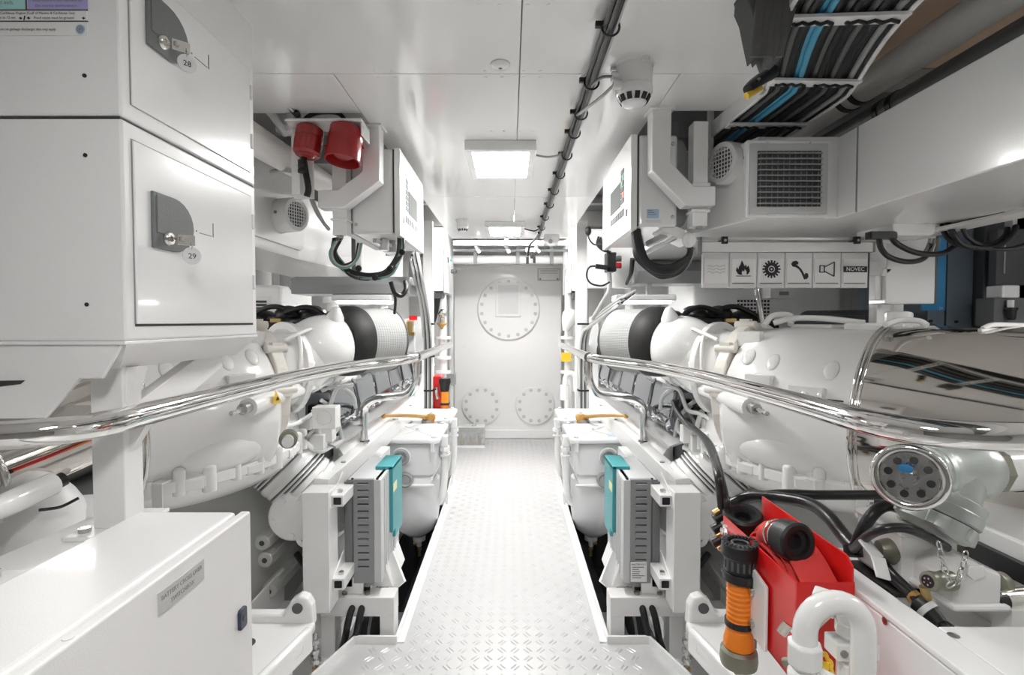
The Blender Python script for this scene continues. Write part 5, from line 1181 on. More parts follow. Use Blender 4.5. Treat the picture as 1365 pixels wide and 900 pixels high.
q = U(315, 824, onx(315)); B().prism(rrect(q.y - .0125, q.y + .0125, q.z - .019, q.z + .019, .006), 'yz', xd + .001, xd + .008).build('latch', 'navy', d, bevel=.002, label='navy blue latch')
B().cyl((xd + .008, q.y, q.z), (xd + .0095, q.y, q.z), .0045, seg=16).build('latch_key', 'dgrey', d)
q = onx(80); B().cyl((xd - .007, q + .01, za - .001), (xd - .007, q + .01, za + .0006), .006, seg=16).build('hinge_cap', 'satin', d)
B().box(xk + .03, xd - .05, .55, .6, -.1, .55).box(xk + .03, xd - .05, .92, .96, -.1, .55).build('box_leg', 'powder', t)
# machinery seen between locker and ledge
setside(-1)
t = T('grey_motor', 'grey rounded motor casing behind the white ledge', 'motor', (1.2, 1.2, .8))
c = UL(40, 716, 1.25); B().ell(c, (.13, .16, .10), 28, 16, (0, 1, 0)).cyl(c + V((.05, -.0, 0)), c + V((-.10, .08, -.01)), .085).build('casing', 'satin', t, smooth=60)
B().box(c.x - .12, c.x + .12, 1.2, 1.4, .5, c.z - .06).build('pedestal', 'satin', t, bevel=.01)
B().bar(c + V((-.02, -.09, .075)), c + V((.03, -.08, .06)), .01, .012).build('eye_tab', 'satin', t)
t = T('white_hose', 'white lagged hose end lying on the chrome below the locker', 'hose', UL(45, 660, 1.2))
B().tube([UL(-40, 690, 1.0), UL(10, 672, 1.1), UL(70, 645, 1.2)], .026, 16, sm=4).build('lagging', 'engine', t, smooth=50)
B().tube([UL(72, 645, 1.2), UL(85, 638, 1.22)], .017, 12).build('black_end', 'black', t, smooth=50)
t = T('chrome_pipe', 'large polished exhaust pipe low behind the locker post', 'exhaust pipe', (1.4, 1.2, .9))
B().tube([UL(-120, 660, 1.15), UL(40, 600, 1.35), UL(140, 560, 1.5)], .12, 28, sm=5).build('pipe_run', 'shield', t, smooth=60)
B().torus(UL(-30, 626, 1.25), (UL(40, 600, 1.35) - UL(-120, 660, 1.15)), .122, .008).build('joint_ring', 'chrome', t, smooth=60)
t = T('dark_pipe', 'dark grey pipe under the polished exhaust behind the locker post', 'pipe', (1.4, 1.2, .7))
B().tube([UL(-60, 740, 1.15), UL(60, 690, 1.35), UL(150, 650, 1.5)], .07, 20, sm=5).build('pipe_run', 'dgrey', t, smooth=60)
tag(B().tube([UL(52, 680, 1.15), UL(80, 676, 1.18), UL(105, 664, 1.2)], .0035, 8, sm=5).build('black_lead', 'black', smooth=60), 'thin black lead lying over the dark pipe', 'cable')
setside(1)
# ================================================================== RED HOSE SIDE FOREGROUND
setside(1)
# low white bearer with flat top
t = T('bearer_beam', 'white foreground bearer carrying the hose box and valves', 'bearer', (.9, 1.0, .2))
zt = .875
B().box(.713, .735, .4, 1.42, .35, zt - .013).build('side_plate', 'white', t, bevel=.004)
B().prism([(.712, .4), (.77, .4), (.77, .885), (.765, 1.42), (.712, 1.42)], 'xy', zt - .012, zt).build('top_strip', 'white', t, bevel=.003)
B().box(.77, 1.9, .4, .888, zt - .012, zt).build('cover_plate', 'white', t, bevel=.003)
B().box(.735, 1.9, .9, 1.42, .76, .78).build('trench_floor', 'white', t, bevel=.003)
B().box(1.02, 1.9, .92, 1.41, .78, .86).build('inner_step', 'white', t, bevel=.004)
B().box(.72, .76, .42, .46, -.1, .4).box(.72, .76, 1.34, 1.38, -.1, .4).box(1.8, 1.84, .42, .46, -.1, .86).build('beam_leg', 'white', t)
for px, py, yy in ((1188, 828, .93), (1271, 850, .86)):
    q = U(px, py, yy); fl = B().lathe([(.009, 0), (.009, .001), (.005, .0012)], (q.x, yy, zt), (0, 0, 1), 16) if px > 1200 else B().lathe([(.007, 0), (.007, .002), (.004, .002)], (.712, onx2 if False else yy, q.z), (-1, 0, 0), 16)
    fl.build('countersunk_screw', 'steel', t, smooth=40)
# ---- red hose box
yn, yf, xi, xo = 1.014, 1.364, .595, .705; T_ = .889
t = T('hose_box', 'open red sheet metal box holding the folded fire hose', 'hose box', (.65, 1.2, .69))
prof = [(yn, T_), (yf, T_), (yf, .77), (yf - .02, .73), (yf - .06, .70), (yf - .12, .685), (yn + .08, .685), (yn, .69)]
B().prism(prof, 'yz', xi, xi + .004).build('inner_plate', 'red', t, bevel=.001)
B().prism([(yn, T_ + .03)] + [(yn + .02, T_ + .045), (yf + .02, T_ + .045), (yf + .02, .77), (yf - .06, .70), (yn, .69)], 'yz', xo, xo + .004).build('back_plate', 'red', t, bevel=.001)
B().box(xi, xo + .004, yn - .004, yn, .66, T_).build('front_plate', 'red', t, bevel=.001)
B().box(xi, xo, yn, yf - .12, .685, .689).build('bottom_plate', 'red', t)
q = U(977, 708, 1.345); B().cyl((xi, q.y, q.z), (xi - .012, q.y, q.z), .010, seg=6).cyl((xi, q.y, q.z), (xi - .004, q.y, q.z), .016).build('wing_bolt', 'steel', t, smooth=40)
# ---- folded hose
h = T('fire_hose', 'folded red lay-flat fire hose with black couplings in the red box', 'fire hose', (.65, 1.2, .72))
xm = (xi + xo) / 2; wd = (.088, 0, 0)
def layer(k):
    z = T_ + .008 - .010 * k
    pts = [(xm, yf - .10 + .01 * k, z - .02), (xm, yf - .14 + .01 * k, z + .022 - .004 * k), (xm, yf - .19, z + .028 - .004 * k), (xm, yf - .25, z + .012), (xm, yn + .055 + .008 * k, z - .01), (xm, yn + .02 + .008 * k, z - .05), (xm, yn + .018 + .008 * k, .72)]
    return spline([V(p) for p in pts], 6)
for k in range(5):
    B().strip([p + V((.010 - .0055 * k, 0, -.004 * k)) for p in layer(k)], (.075, 0, 0), (0, .0, -.005)).build('hose_fold', 'hose', h, smooth=30)
B().box(xi + .012, xo - .008, yn + .05, yf - .04, .70, .84).build('hose_stack', 'hose', h, bevel=.01)
# top run of hose to its coupling, facing the walkway
c1 = U(1052, 719, 1.12); d1 = V((.16, -.95, .12)).normalized()
B().tube([c1 - d1 * .085 + V((.012, .01, -.035)), c1 - d1 * .075 + V((.006, 0, -.008)), c1 - d1 * .05, c1 - d1 * .02], lambda q: .024 + .005 * q, 18, sm=5).build('hose_tail', 'hose', h, smooth=50)
b = B()
for k in (.028, .042): b.torus(c1 - d1 * k, d1, .0305, .003, 28, 8)
b.build('binding_wire', 'nickel', h, smooth=60)
B().lathe([(.026, -.03), (.040, -.028), (.0415, .0), (.0415, .014), (.036, .018), (.028, .016), (.026, .006), (.017, .004), (.015, -.01), (.004, -.01)], c1 + d1 * .012, d1, 40).build('coupling', 'black', h, smooth=35, label='black hose coupling facing the walkway')
c2 = U(990, 686, 1.375)
B().lathe([(.03, -.05), (.046, -.045), (.048, -.01), (.05, 0), (.045, .006), (.034, .004), (.03, -.004), (.02, -.006), (.018, -.02), (.004, -.02)], c2, V((-.1, -.25, 1)), 40).build('coupling', 'black', h, smooth=35, label='black hose coupling at the far end of the box')
B().cyl(c2 - V((0, 0, .12)), c2 - V((0, 0, .03)), .028).build('hose_neck', 'hose', h, smooth=40)
# ---- nozzle
n = T('fire_nozzle', 'orange and black fire nozzle clipped upright to the red box', 'fire nozzle', U(988, 885, 1.2))
zt_, zb_ = U(987, 722, 1.2).z, U(988, 888, 1.2).z; x, y = U(988, 800, 1.2).x - .004, 1.2; H = zt_ - zb_
ax = V((.00, 0, 1)); o = V((x, y, zb_))
B().lathe([(.030, 0), (.040, .006), (.042, .02), (.040, .04), (.033, .046)], o, ax, 36).build('base_collar', 'olive', n, smooth=35, label='dark metal collar')
B().box(x - .015, x + .015, y - .015, y + .015, zb_ - .012, zb_ + .004).build('lug', 'olive', n, bevel=.003)
prof = [(.030, .045), (.034, .05), (.0335, .065), (.0285, .085)]
for k in range(9): z = .088 + .0115 * k; prof += [(.0285, z), (.0265, z + .003), (.0265, z + .006), (.0285, z + .009)]
prof += [(.0275, .195), (.023, .205)]
B().lathe(prof, o, ax, 36).build('grip', 'orange', n, smooth=30, label='ribbed orange grip')
B().lathe([(.022, .196), (.026, .20), (.031, .205), (.033, .23), (.035, H - .045), (.037, H - .035), (.041, H - .03), (.041, H - .004), (.038, H), (.031, H + .001), (.029, H - .008), (.004, H - .006)], o, ax, 40).build('head', 'black', n, smooth=30, label='black nozzle head')
b = B()
for k in range(24): an = 2 * PI * k / 24; b.obox(o + V((.034 * math.cos(an), .034 * math.sin(an), H)), (math.cos(an), math.sin(an), 0), (-math.sin(an), math.cos(an), 0), Zv, .011, .003, .005)
for k in range(18): an = 2 * PI * k / 18; b.obox(o + V((.0345 * math.cos(an), .0345 * math.sin(an), .26)), (math.cos(an), math.sin(an), 0), (-math.sin(an), math.cos(an), 0), Zv, .004, .005, .05)
b.build('head_teeth', 'dgrey', n)
B().torus(o + V((0, 0, H - .004)), ax, .018, .003, 28, 8).build('bumper_ring', 'dgrey', n, smooth=60)
m = T('nozzle_clip', 'white clip plate with black straps fixing the orange nozzle', 'clip', (.58, 1.15, .72))
za, zc = U(1010, 848, 1.17).z, U(1010, 765, 1.17).z
B().prism([(1.11, za), (1.22, za + .006), (1.22, zc + .02), (1.11, zc)], 'yz', xi - .012, xi - .004).build('clip_plate', 'white', m, bevel=.003)
for dz, in ((.022,), (.095,)): 
    B().cyl((xi - .012, 1.165, za + dz + .01), (xi - .02, 1.165, za + dz + .01), .010, seg=6).build('nut', 'steel', m, smooth=30)
B().ring((x, y, zb_ + .098), (x, y, zb_ + .112), .032, .0275, 28).box(x + .02, xi - .01, y - .014, y + .0, zb_ + .098, zb_ + .112).build('strap', 'black', m, bevel=.002)
B().ring((x, y, zb_ + .205), (x, y, zb_ + .225), .037, .030, 28).box(x + .028, xi - .01, y - .016, y + .0, zb_ + .205, zb_ + .222).build('strap', 'black', m, bevel=.002)
# ---- white U pipe with unions
y = .82
t = T('water_manifold', 'white looped water pipe with union nuts in front of the red box', 'pipe', U(1110, 900, y))
a, c, top = U(1072, 900, y), U(1150, 900, y), U(1110, 803, y)
r_ = (c.x - a.x) / 2; cx = (a.x + c.x) / 2; zc = top.z - r_
pts = [V((a.x, y, a.z - .2)), V((a.x, y, zc))] + [V((cx - r_ * math.cos(PI * k / 14), y, zc + r_ * math.sin(PI * k / 14))) for k in range(1, 14)] + [V((c.x, y, zc)), V((c.x, y, a.z - .2))]
B().tube(pts, .0182, 20).build('loop', 'engine', t, smooth=60)
z = U(0, 855, y).z
B().lathe([(.022, -.04), (.026, -.035), (.026, -.004), (.022, 0)], (a.x, y, z), (0, 0, 1), 8).lathe([(.019, -.075), (.0245, -.07), (.0245, -.05), (.019, -.045)], (a.x, y, z), (0, 0, 1), 20).build('union_nut', 'engine', t, bevel=.002)
e0 = U(1128, 815, y + .05)
B().tube([U(1100, 805, y + .09), U(1118, 808, y + .07), e0, U(1135, 850, y + .05), U(1138, 960, y + .05)], .017, 18, fil=.03).build('elbow_pipe', 'engine', t, smooth=60)
q = U(1110, 806, y + .08); B().cyl(q - V((.02, -.02, 0)), q + V((.004, -.004, 0)), .024, seg=8).build('elbow_nut', 'engine', t, bevel=.002)
q = U(1135, 846, y + .05); B().cyl(q, q + V((0, 0, .022)), .026, seg=8).box(q.x - .035, q.x + .035, y + .03, y + .07, q.z - .035, q.z - .005).cyl(q - V((0, 0, .09)), q - V((0, 0, .045)), .023, seg=8).build('pipe_clamp', 'engine', t, bevel=.003)
b = B()
for dx in (-.025, .012): b.cyl((q.x + dx, y + .03, q.z - .02), (q.x + dx, y + .027, q.z - .02), .006, seg=12)
b.build('clamp_bore', 'gink', t)
q = U(1085, 824, y + .14); B().cyl(q + V((.03, 0, .03)), q - V((.02, 0, .02)), .017, seg=8).cyl(q - V((.02, 0, .02)), q - V((.035, 0, .035)), .012).build('steel_union', 'nickel', t, bevel=.001, label='bare steel union behind the loop')
q = U(1050, 832, y + .12); B().cyl(q, q - V((.012, 0, .018)), .009, seg=8).build('plug', 'nickel', t)
w = T('valve_handwheel', 'small yellow valve handwheel beneath the white looped pipe', 'handwheel', U(1098, 900, y + .02))
c = U(1097, 888, y + .03); ax = V((.35, -.8, .45)).normalized(); u, v, _ = frame(ax); pts = []
for k in range(65):
    an = 2 * PI * k / 64; rr_ = .0185 + .0018 * math.cos(8 * an); pts.append(c + (u * math.cos(an) + v * math.sin(an)) * rr_)
b = B().tube(pts, .0036, 8)
for k in range(4): an = PI * k / 2; b.bar(c, c + (u * math.cos(an) + v * math.sin(an)) * .019, .005, .005)
b.lathe([(.007, -.005), (.007, .006)], c, ax, 14); b.build('wheel_rim', 'yellow', w, smooth=50)
B().cyl(c - ax * .08, c, .008).build('spindle', 'olive', w, smooth=40)
B().cyl(U(1095, 898, y - .0), U(1110, 905, y - .0), .008).build('bleed_screw', 'engine', w, smooth=40)
# ---- polished handwheel valve
t = T('globe_valve', 'galvanised globe valve with a polished steel handwheel', 'valve', U(1300, 720, 1.05))
c = U(1212, 636, .98); ax = V((.62, .74, -.05)).normalized(); u, v, _ = frame(ax); R_ = .054
wh = B().torus(c, ax, R_, .0085, 48, 12).build('handwheel', 'chrome', t, smooth=60, label='polished steel handwheel')
b = B().lathe([(R_ - .004, .0), (R_ - .004, .003), (.02, .012), (.008, .012)], c, ax, 40); b.lathe([(R_ - .004, .003), (.016, .0), (.012, -.012), (.009, -.02), (.002, -.022)], c, ax, 40)
b.build('wheel_web', 'steel', wh, smooth=40)
b = B()
for k in range(8):
    an = 2 * PI * k / 8 + .2; q = c + (u * math.cos(an) + v * math.sin(an)) * .033; b.cyl(q - ax * .004, q + ax * .004, .0068, seg=16)
b.build('wheel_hole', 'gap', wh)
q = c + (u * .012 + v * .012) * 0 + V((-.012, -.006, .018)); B().lathe([(.012, 0), (.012, .001)], q - ax * .002, -ax, 24, (1.0, .7)).build('blue_badge', 'blue', wh, label='blue badge')
B().cyl(c - ax * .028, c + ax * .13, .0085).lathe([(.012, -.026), (.012, -.012)], c, ax, 6).build('spindle', 'steel', wh, smooth=40)
bx = V((1, .18, -.03)).normalized(); b0 = c + ax * .055 + V((.022, .01, 0))
B().lathe([(.018, .0), (.022, .015), (.030, .03), (.045, .034), (.045, .045), (.05, .05), (.05, .062), (.046, .066), (.048, .09), (.058, .12), (.058, .15), (.05, .165)], b0 - bx * .01, bx, 40).build('bonnet', 'galv', t, smooth=35)
e = b0 + bx * .125
B().lathe([(.05, 0), (.053, .01), (.050, .05)], e, bx, 8).build('hex_end', 'olive', t)
B().cyl(e + bx * .05, e + bx * .20, .046, seg=30).build('pipe_sleeve', 'engine', t, smooth=40, label='white pipe sleeve')
B().cyl(e + bx * .10, e + bx * .125, .0475, seg=30).cyl(e + bx * .2, e + bx * .5, .044).build('pipe_band', 'black', t, smooth=40)
dx = V((-.48, -.10, -.87)).normalized(); d0 = b0 + bx * .10
B().lathe([(.050, .0), (.052, .04), (.054, .056), (.066, .06), (.066, .078), (.0675, .08), (.0675, .10), (.064, .103)], d0, dx, 44).build('outlet_neck', 'galv', t, smooth=35)
B().lathe([(.063, .102), (.063, .106)], d0, dx, 44).build('seal_line', 'gap', t)
cp = B().lathe([(.064, .105), (.066, .108), (.066, .13), (.056, .136), (.02, .138)], d0, dx, 44).build('outlet_cap', 'galv', t, smooth=35, label='galvanised screw cap')
u, v, _ = frame(dx)
for k in range(6): an = 2 * PI * k / 6; q = d0 + dx * .119 + (u * math.cos(an) + v * math.sin(an)) * .067; B().obox(q, u * math.cos(an) + v * math.sin(an), dx, (u * math.cos(an) + v * math.sin(an)).cross(dx), .010, .024, .014).build('cap_lug', 'galv', cp, bevel=.002)
ch = T('chain', 'short steel chain looped below the galvanised valve cap', 'chain', U(1275, 790, 1.0))
pts = spline([U(1252, 728, .93), U(1256, 748, .93), U(1264, 770, .93), U(1272, 783, .93), U(1280, 766, .93), U(1285, 750, .93), U(1288, 732, .93)], 6)
L_, acc, last = 0, 0, pts[0]; lk = [pts[0]]
for p in pts[1:]:
    if (p - lk[-1]).length > .0125: lk.append(p)
for k, p in enumerate(lk[:-1]):
    d_ = (lk[k + 1] - p).normalized(); q = frame(d_)[k % 2]; m0 = p; ring = []
    w_ = d_.cross(q)
    for j in range(17): an = 2 * PI * j / 16; ring.append(m0 + d_ * .0095 * math.cos(an) + q * .0048 * math.sin(an))
    B().tube(ring, .0014, 6, caps=False).build('link', 'steel', ch, smooth=60)
# ---- junction boxes with cable glands
j = T('junction_box', 'white junction box below the handwheel with cable glands', 'junction box', U(1180, 775, 1.12))
p0, p1 = U(1183, 700, 1.10), U(1256, 768, 1.10)
B().box(p0.x, p1.x, 1.06, 1.20, p1.z - .01, p0.z).box(p0.x - .005, p1.x + .005, 1.055, 1.205, p0.z - .012, p0.z + .004).build('box_body', 'engine', j, bevel=.008)
B().box(p0.x - .02, p1.x + .02, 1.05, 1.2, p1.z - .02, p1.z - .012).build('base_plate', 'black', j)
q = U(1192, 735, 1.09); B().lathe([(.018, -.03), (.026, -.026), (.028, 0), (.024, .02), (.02, .03)], q, (-1, .15, 0), 24).build('gland', 'olive', j, smooth=35, label='olive cable gland')
q = U(1200, 680, 1.12); B().lathe([(.014, 0), (.02, .004), (.022, .03), (.016, .04)], q, (1, 0, -.2), 20).build('gland', 'olive', j, smooth=35)
B().cyl(q - V((.004, 0, 0)), q + V((.004, 0, 0)), .0145).build('gland_ring', 'paper', j, smooth=40)
br = T('cable_bracket', 'white strip bracket in front of the junction box', 'bracket', U(1165, 760, 1.05))
B().bar(U(1150, 718, 1.06), U(1172, 745, 1.03), .03, .005).bar(U(1170, 742, 1.03), U(1178, 772, 1.0), .03, .005, (0, 1, 0)).build('bent_strip', 'white', br, bevel=.002)
k2 = T('sensor_housing', 'white sensor housing with round plug under the steel chain', 'sensor', U(1290, 800, 1.0))
p0, p1 = U(1262, 752, .98), U(1322, 800, .98)
B().prism([(p0.x, p1.z), (p1.x, p1.z), (p1.x, p0.z - .01), (p0.x + .05, p0.z + .005), (p0.x, p0.z - .03)], 'xz', .96, 1.10).box(p0.x - .01, p1.x + .012, .95, 1.11, p1.z - .008, p1.z + .004).build('housing', 'engine', k2, bevel=.006)
q = U(1240, 775, .95); dd = V((.9, .25, -.1)).normalized()
pg = B().lathe([(.012, -.006), (.017, -.004), (.018, .004), (.0155, .008), (.0165, .03), (.018, .034), (.018, .05)], q, dd, 28).build('plug_body', 'olive', k2, smooth=35, label='olive round connector')
B().lathe([(.0115, 0), (.0115, .001)], q - dd * .0065, dd, 20).build('plug_face', 'ink', pg)
b = B(); u, v, _ = frame(dd)
for kk in range(5): an = 2 * PI * kk / 5; qq = q - dd * .007 + (u * math.cos(an) + v * math.sin(an)) * .006; b.cyl(qq, qq - dd * .001, .0018, seg=8)
b.build('plug_pin', 'nickel', pg)
q = U(1325, 778, 1.0); B().lathe([(.014, 0), (.022, .004), (.022, .02), (.016, .03)], q, (1, .2, -.1), 24).build('gland', 'olive', k2, smooth=35)
B().prism([(U(1302, 0, .97).x, U(0, 750, .97).z), (U(1325, 0, .97).x, U(0, 750, .97).z), (U(1327, 0, .97).x, U(0, 764, .97).z), (U(1312, 0, .97).x, U(0, 770, .97).z), (U(1302, 0, .97).x, U(0, 762, .97).z)], 'xz', .955, .962).build('hook_tab', 'engine', k2, bevel=.002)
q = U(1350, 800, .98); pp = T('pipe_stub', 'steel pipe stub with a black end lying by the sensor housing', 'pipe', q)
B().cyl(q - V((.03, 0, 0)), q + V((.12, .02, 0)), .019).build('stub', 'nickel', pp, smooth=40); B().cyl(q - V((.042, .002, 0)), q - V((.02, .0, 0)), .0185).build('black_end', 'black', pp, smooth=40)
B().box(q.x - .02, q.x + .1, .96, 1.0, .79, q.z - .01).build('saddle', 'engine', pp)
tag(B().box(U(1297, 0, 1.1).x, U(1322, 0, 1.1).x, 1.12, 1.2, U(0, 752, 1.1).z, U(0, 712, 1.1).z).build('rubber_block', 'olive', bevel=.008), 'dark olive block behind the steel chain', 'block')
# channel and cover to the far right
t = T('cable_channel', 'white inclined cable channel behind the galvanised valve', 'channel', U(1340, 740, 1.2))
p0, p1 = V((1.08, 1.32, .87)), V((1.25, .9, .94))
B().box(1.10, 1.6, 1.0, 1.5, .86, .94).build('channel_cover', 'white', t, bevel=.006)
B().box(1.085, 1.10, 1.0, 1.5, .86, .90).build('black_edge', 'black', t)
# ---- cables
def cable(name, pts, r, lab, m='blackg', grp=None): return tag(B().tube([U(*p) for p in pts], r, 10, sm=6).build(name, m, smooth=60), lab, 'cable', grp)
cable('engine_cable', [(897, 535, 2.5), (904, 552, 2.4), (918, 568, 2.25), (934, 580, 2.0), (947, 600, 1.75), (956, 630, 1.44), (960, 660, 1.42), (963, 690, 1.42)], .0105, 'black cable hanging over the bellows on the red hose side')
cable('engine_cable', [(900, 538, 2.52), (910, 558, 2.4), (930, 574, 2.1), (946, 590, 1.85), (956, 615, 1.6), (967, 660, 1.42), (972, 695, 1.41)], .009, 'second black cable hanging beside the first over the bellows')
q = T('cable_ends', 'cluster of black plugs where the hanging cables end beside the red box', 'plug', U(965, 715, 1.42))
for px, py, m in ((958, 690, 'black'), (956, 704, 'black'), (960, 712, 'brass'), (955, 722, 'black'), (962, 728, 'brass'), (957, 682, 'brass')):
    a = U(px, py, 1.42); B().cyl(a + V((-.012, 0, -.006)), a + V((.012, 0, .008)), .013 if m == 'black' else .009, seg=12).build('plug' if m == 'black' else 'plug_collar', m, q, smooth=40)
cable('loom', [(975, 672, 1.5), (1000, 662, 1.48), (1040, 664, 1.42), (1080, 672, 1.34), (1105, 690, 1.26), (1125, 715, 1.2), (1138, 730, 1.16)], .016, 'thick black loom curving behind the red hose box')
cable('loom', [(985, 668, 1.52), (1030, 659, 1.48), (1090, 660, 1.42), (1140, 660, 1.4), (1200, 660, 1.38)], .013, 'black ribbed loom running under the turbine casing flange')
cable('loom', [(1199, 677, 1.12), (1183, 674, 1.115), (1168, 681, 1.11), (1155, 697, 1.11), (1146, 715, 1.12), (1139, 733, 1.13)], .0125, 'thick black cable arching into the upper gland of the junction box')
cable('loom', [(1262, 730, 1.02), (1235, 715, 1.0), (1205, 704, .99), (1175, 706, 1.0), (1155, 716, 1.05), (1138, 732, 1.12)], .009, 'black cable arching below the handwheel to the valve cap')
t = tag(B().tube([U(1136, 728, 1.15), U(1138, 742, 1.14)], .019, 12).build('cable_boot', 'black', smooth=50), 'black boot where the thick looms meet', 'cable boot')
cable('floor_cable', [(1172, 752, 1.08), (1185, 768, 1.04), (1205, 786, 1.0), (1228, 806, .96), (1243, 820, .94), (1262, 838, .91)], .0075, 'black cable lying along the bearer below the junction box')
cable('floor_cable', [(1178, 750, 1.09), (1192, 766, 1.05), (1212, 785, 1.01), (1232, 803, .97), (1248, 822, .94), (1268, 838, .915)], .0075, 'second black cable lying along the bearer with an orange band')
q = T('cable_sleeve', 'black sleeve with grey tape on the cables along the bearer', 'sleeve', U(1245, 815, .95))
B().tube([U(1224, 802, .965), U(1240, 817, .945), U(1256, 834, .92)], lambda f: .018 - .006 * f, 14, sm=4).build('sleeve', 'black', q, smooth=50); B().tube([U(1233, 809, .953), U(1240, 816, .945)], .019, 14).build('grey_tape', 'lcable', q, smooth=50, label='grey tape band')
B().tube([U(1216, 794, .985), U(1223, 800, .975)], .013, 12).build('orange_band', 'bronze', q, smooth=50, label='orange band')
B().cyl(U(1236, 800, .955), U(1232, 782, .955), .008).build('brass_fitting', 'brass', q, smooth=40)
# ---- upper right background: white box, blue cabinet, cables
t = T('white_control_box', 'large white box hanging beside the pictogram board', 'box', U(1210, 405, 2.1))
a, c = U(1182, 318, 2.1), U(1246, 405, 2.1)
B().box(a.x, c.x, 2.1, 2.2, c.z, U(0, 292, 2.1).z).build('box_body', 'white', t, bevel=.004)
a2, c2 = U(1167, 370, 2.12), U(1183, 400, 2.12)
B().box(a2.x, a.x, 2.12, 2.16, c2.z, U(0, 366, 2.1).z).prism([(a2.x + .01, U(0, 368, 2.1).z), (a.x, U(0, 368, 2.1).z), (a.x + .03, U(0, 358, 2.1).z), (a2.x + .02, U(0, 357, 2.1).z)], 'xz', 2.1, 2.115).build('side_box', 'white', t, bevel=.004)
B().box(c.x, c.x + .008, 2.1, 2.2, c.z, U(0, 292, 2.1).z).build('door_edge', 'dgrey', t)
tag(B().box(U(1178, 0, 2.2).x, U(1196, 0, 2.2).x, 2.2, 2.25, 1.0, 1.48).build('white_stanchion', 'white'), 'white stanchion below the side of the large white box', 'stanchion')
tag(B().box(U(1201, 0, 2.3).x, U(1214, 0, 2.3).x, 2.3, 2.35, 1.0, 1.48).build('white_stanchion', 'white'), 'second white stanchion under the large white box', 'stanchion')
t = T('blue_cabinet', 'tall slate blue cabinet with bright blue stripe behind the large white box', 'cabinet', U(1280, 445, 2.5))
a, c = U(1240, 300, 2.45), U(1296, 440, 2.45)
B().box(a.x, c.x, 2.45, 2.95, .3, U(0, 295, 2.45).z).build('cabinet_body', 'slate', t, bevel=.006)
B().box(c.x + .004, 2.48, 2.40, 2.9, .3, 1.9).build('side_cabinet', 'dgrey', t, bevel=.006, label='dark side panel')
b0, b1 = U(1251, 325, 2.44), U(1261, 414, 2.44); B().box(U(1240, 0, 2.44).x, b1.x, 2.444, 2.452, b1.z, b0.z + .03).build('blue_stripe', 'blue', t, bevel=.002, label='bright blue stripe')
text('24', (U(1255, 411, 2.44).x, 2.443, U(0, 411, 2.44).z), (1, 0, 0), (0, 0, 1), .018, 'lblue', t)
xx = U(1273, 0, 2.44).x; B().box(xx - .003, xx + .003, 2.446, 2.453, .3, 1.85).build('panel_joint', 'ink', t)
b = B()
for px, py in ((1231, 428), (1276, 429)): q = U(px, py, 2.44); b.cyl((max(q.x, a.x + .01), 2.44, q.z), (max(q.x, a.x + .01), 2.45, q.z), .006, seg=10)
b.build('panel_screw', 'ink', t)
t = T('dark_screen', 'dark glazed panel above the white-topped filter regulator', 'panel', U(1350, 380, 2.3))
a, c = U(1330, 305, 2.3), U(1420, 380, 2.3); B().box(a.x, c.x, 2.3, 2.34, c.z, a.z).build('panel', 'dgrey', t, bevel=.003)
B().box(a.x + .03, a.x + .034, 2.296, 2.3, c.z + .05, a.z - .05).build('scale_line', 'lcable', t)
t = T('filter_regulator', 'grey filter regulator with white top below the dark glazed panel', 'regulator', U(1350, 440, 2.2))
a, c = U(1337, 380, 2.2), U(1360, 397, 2.2); B().box(a.x, c.x, 2.2, 2.28, c.z, a.z).build('top_cap', 'white', t, bevel=.006)
B().box(U(1340, 0, 2.2).x, c.x + .06, 2.21, 2.3, U(0, 450, 2.2).z, c.z).build('grey_body', 'keyg', t, bevel=.004)
B().box(c.x - .01, c.x + .03, 2.25, 2.29, -.1, U(0, 450, 2.2).z).build('stand_pole', 'mgrey', t); q = U(1347, 405, 2.19); B().cyl((q.x, 2.19, q.z - .02), (q.x, 2.19, q.z + .015), .012).build('stem', 'white', t); B().lathe([(.012, -.04), (.016, -.03), (.018, 0), (.022, .002), (.022, .012)], (q.x, 2.185, U(0, 414, 2.19).z), (0, 0, 1), 16).build('black_knob', 'black', t, smooth=40)
t = T('cable_box', 'rounded white cable housing below the duct with black cable ends', 'cable housing', U(1200, 300, 1.9))
a, c = U(1190, 292, 1.9), U(1250, 314, 1.9)
B().prism(rrect(a.x, c.x, c.z, a.z + .02, .03), 'xz', 1.9, 2.1).build('housing', 'white', t, bevel=.006)
B().box(U(1168, 0, 1.9).x, a.x + .02, 1.9, 1.935, U(0, 318, 1.9).z, U(0, 308, 1.9).z).build('black_foot', 'black', t, bevel=.003)
B().box(c.x, U(1261, 0, 1.9).x, 1.9, 2.05, U(0, 310, 1.9).z, U(0, 292, 1.9).z).build('terminal_block', 'satin', t, bevel=.003)
b0 = U(1243, 296, 1.895); B().prism([(b0.x - .03, b0.z - .006), (b0.x + .012, b0.z - .004), (b0.x + .012, b0.z + .012)], 'xz', 1.892, 1.898).build('blue_corner', 'blue', t)
cable('looping_cable', [(1172, 314, 1.92), (1174, 330, 1.92), (1186, 343, 1.92), (1210, 349, 1.95), (1232, 344, 2.0), (1240, 325, 2.0)], .010, 'black cable drooping lowest in front of the large white box')
cable('looping_cable', [(1184, 310, 1.92), (1196, 325, 1.92), (1222, 337, 1.93), (1255, 338, 1.95), (1276, 326, 1.95)], .010, 'black cable drooping from white housing to the blue cabinet')
cable('looping_cable', [(1262, 294, 1.9), (1270, 310, 1.88), (1282, 325, 1.88), (1300, 330, 1.88), (1330, 328, 1.88), (1350, 312, 1.9), (1354, 302, 1.92)], .010, 'black cable swagged across the top of the blue cabinet')
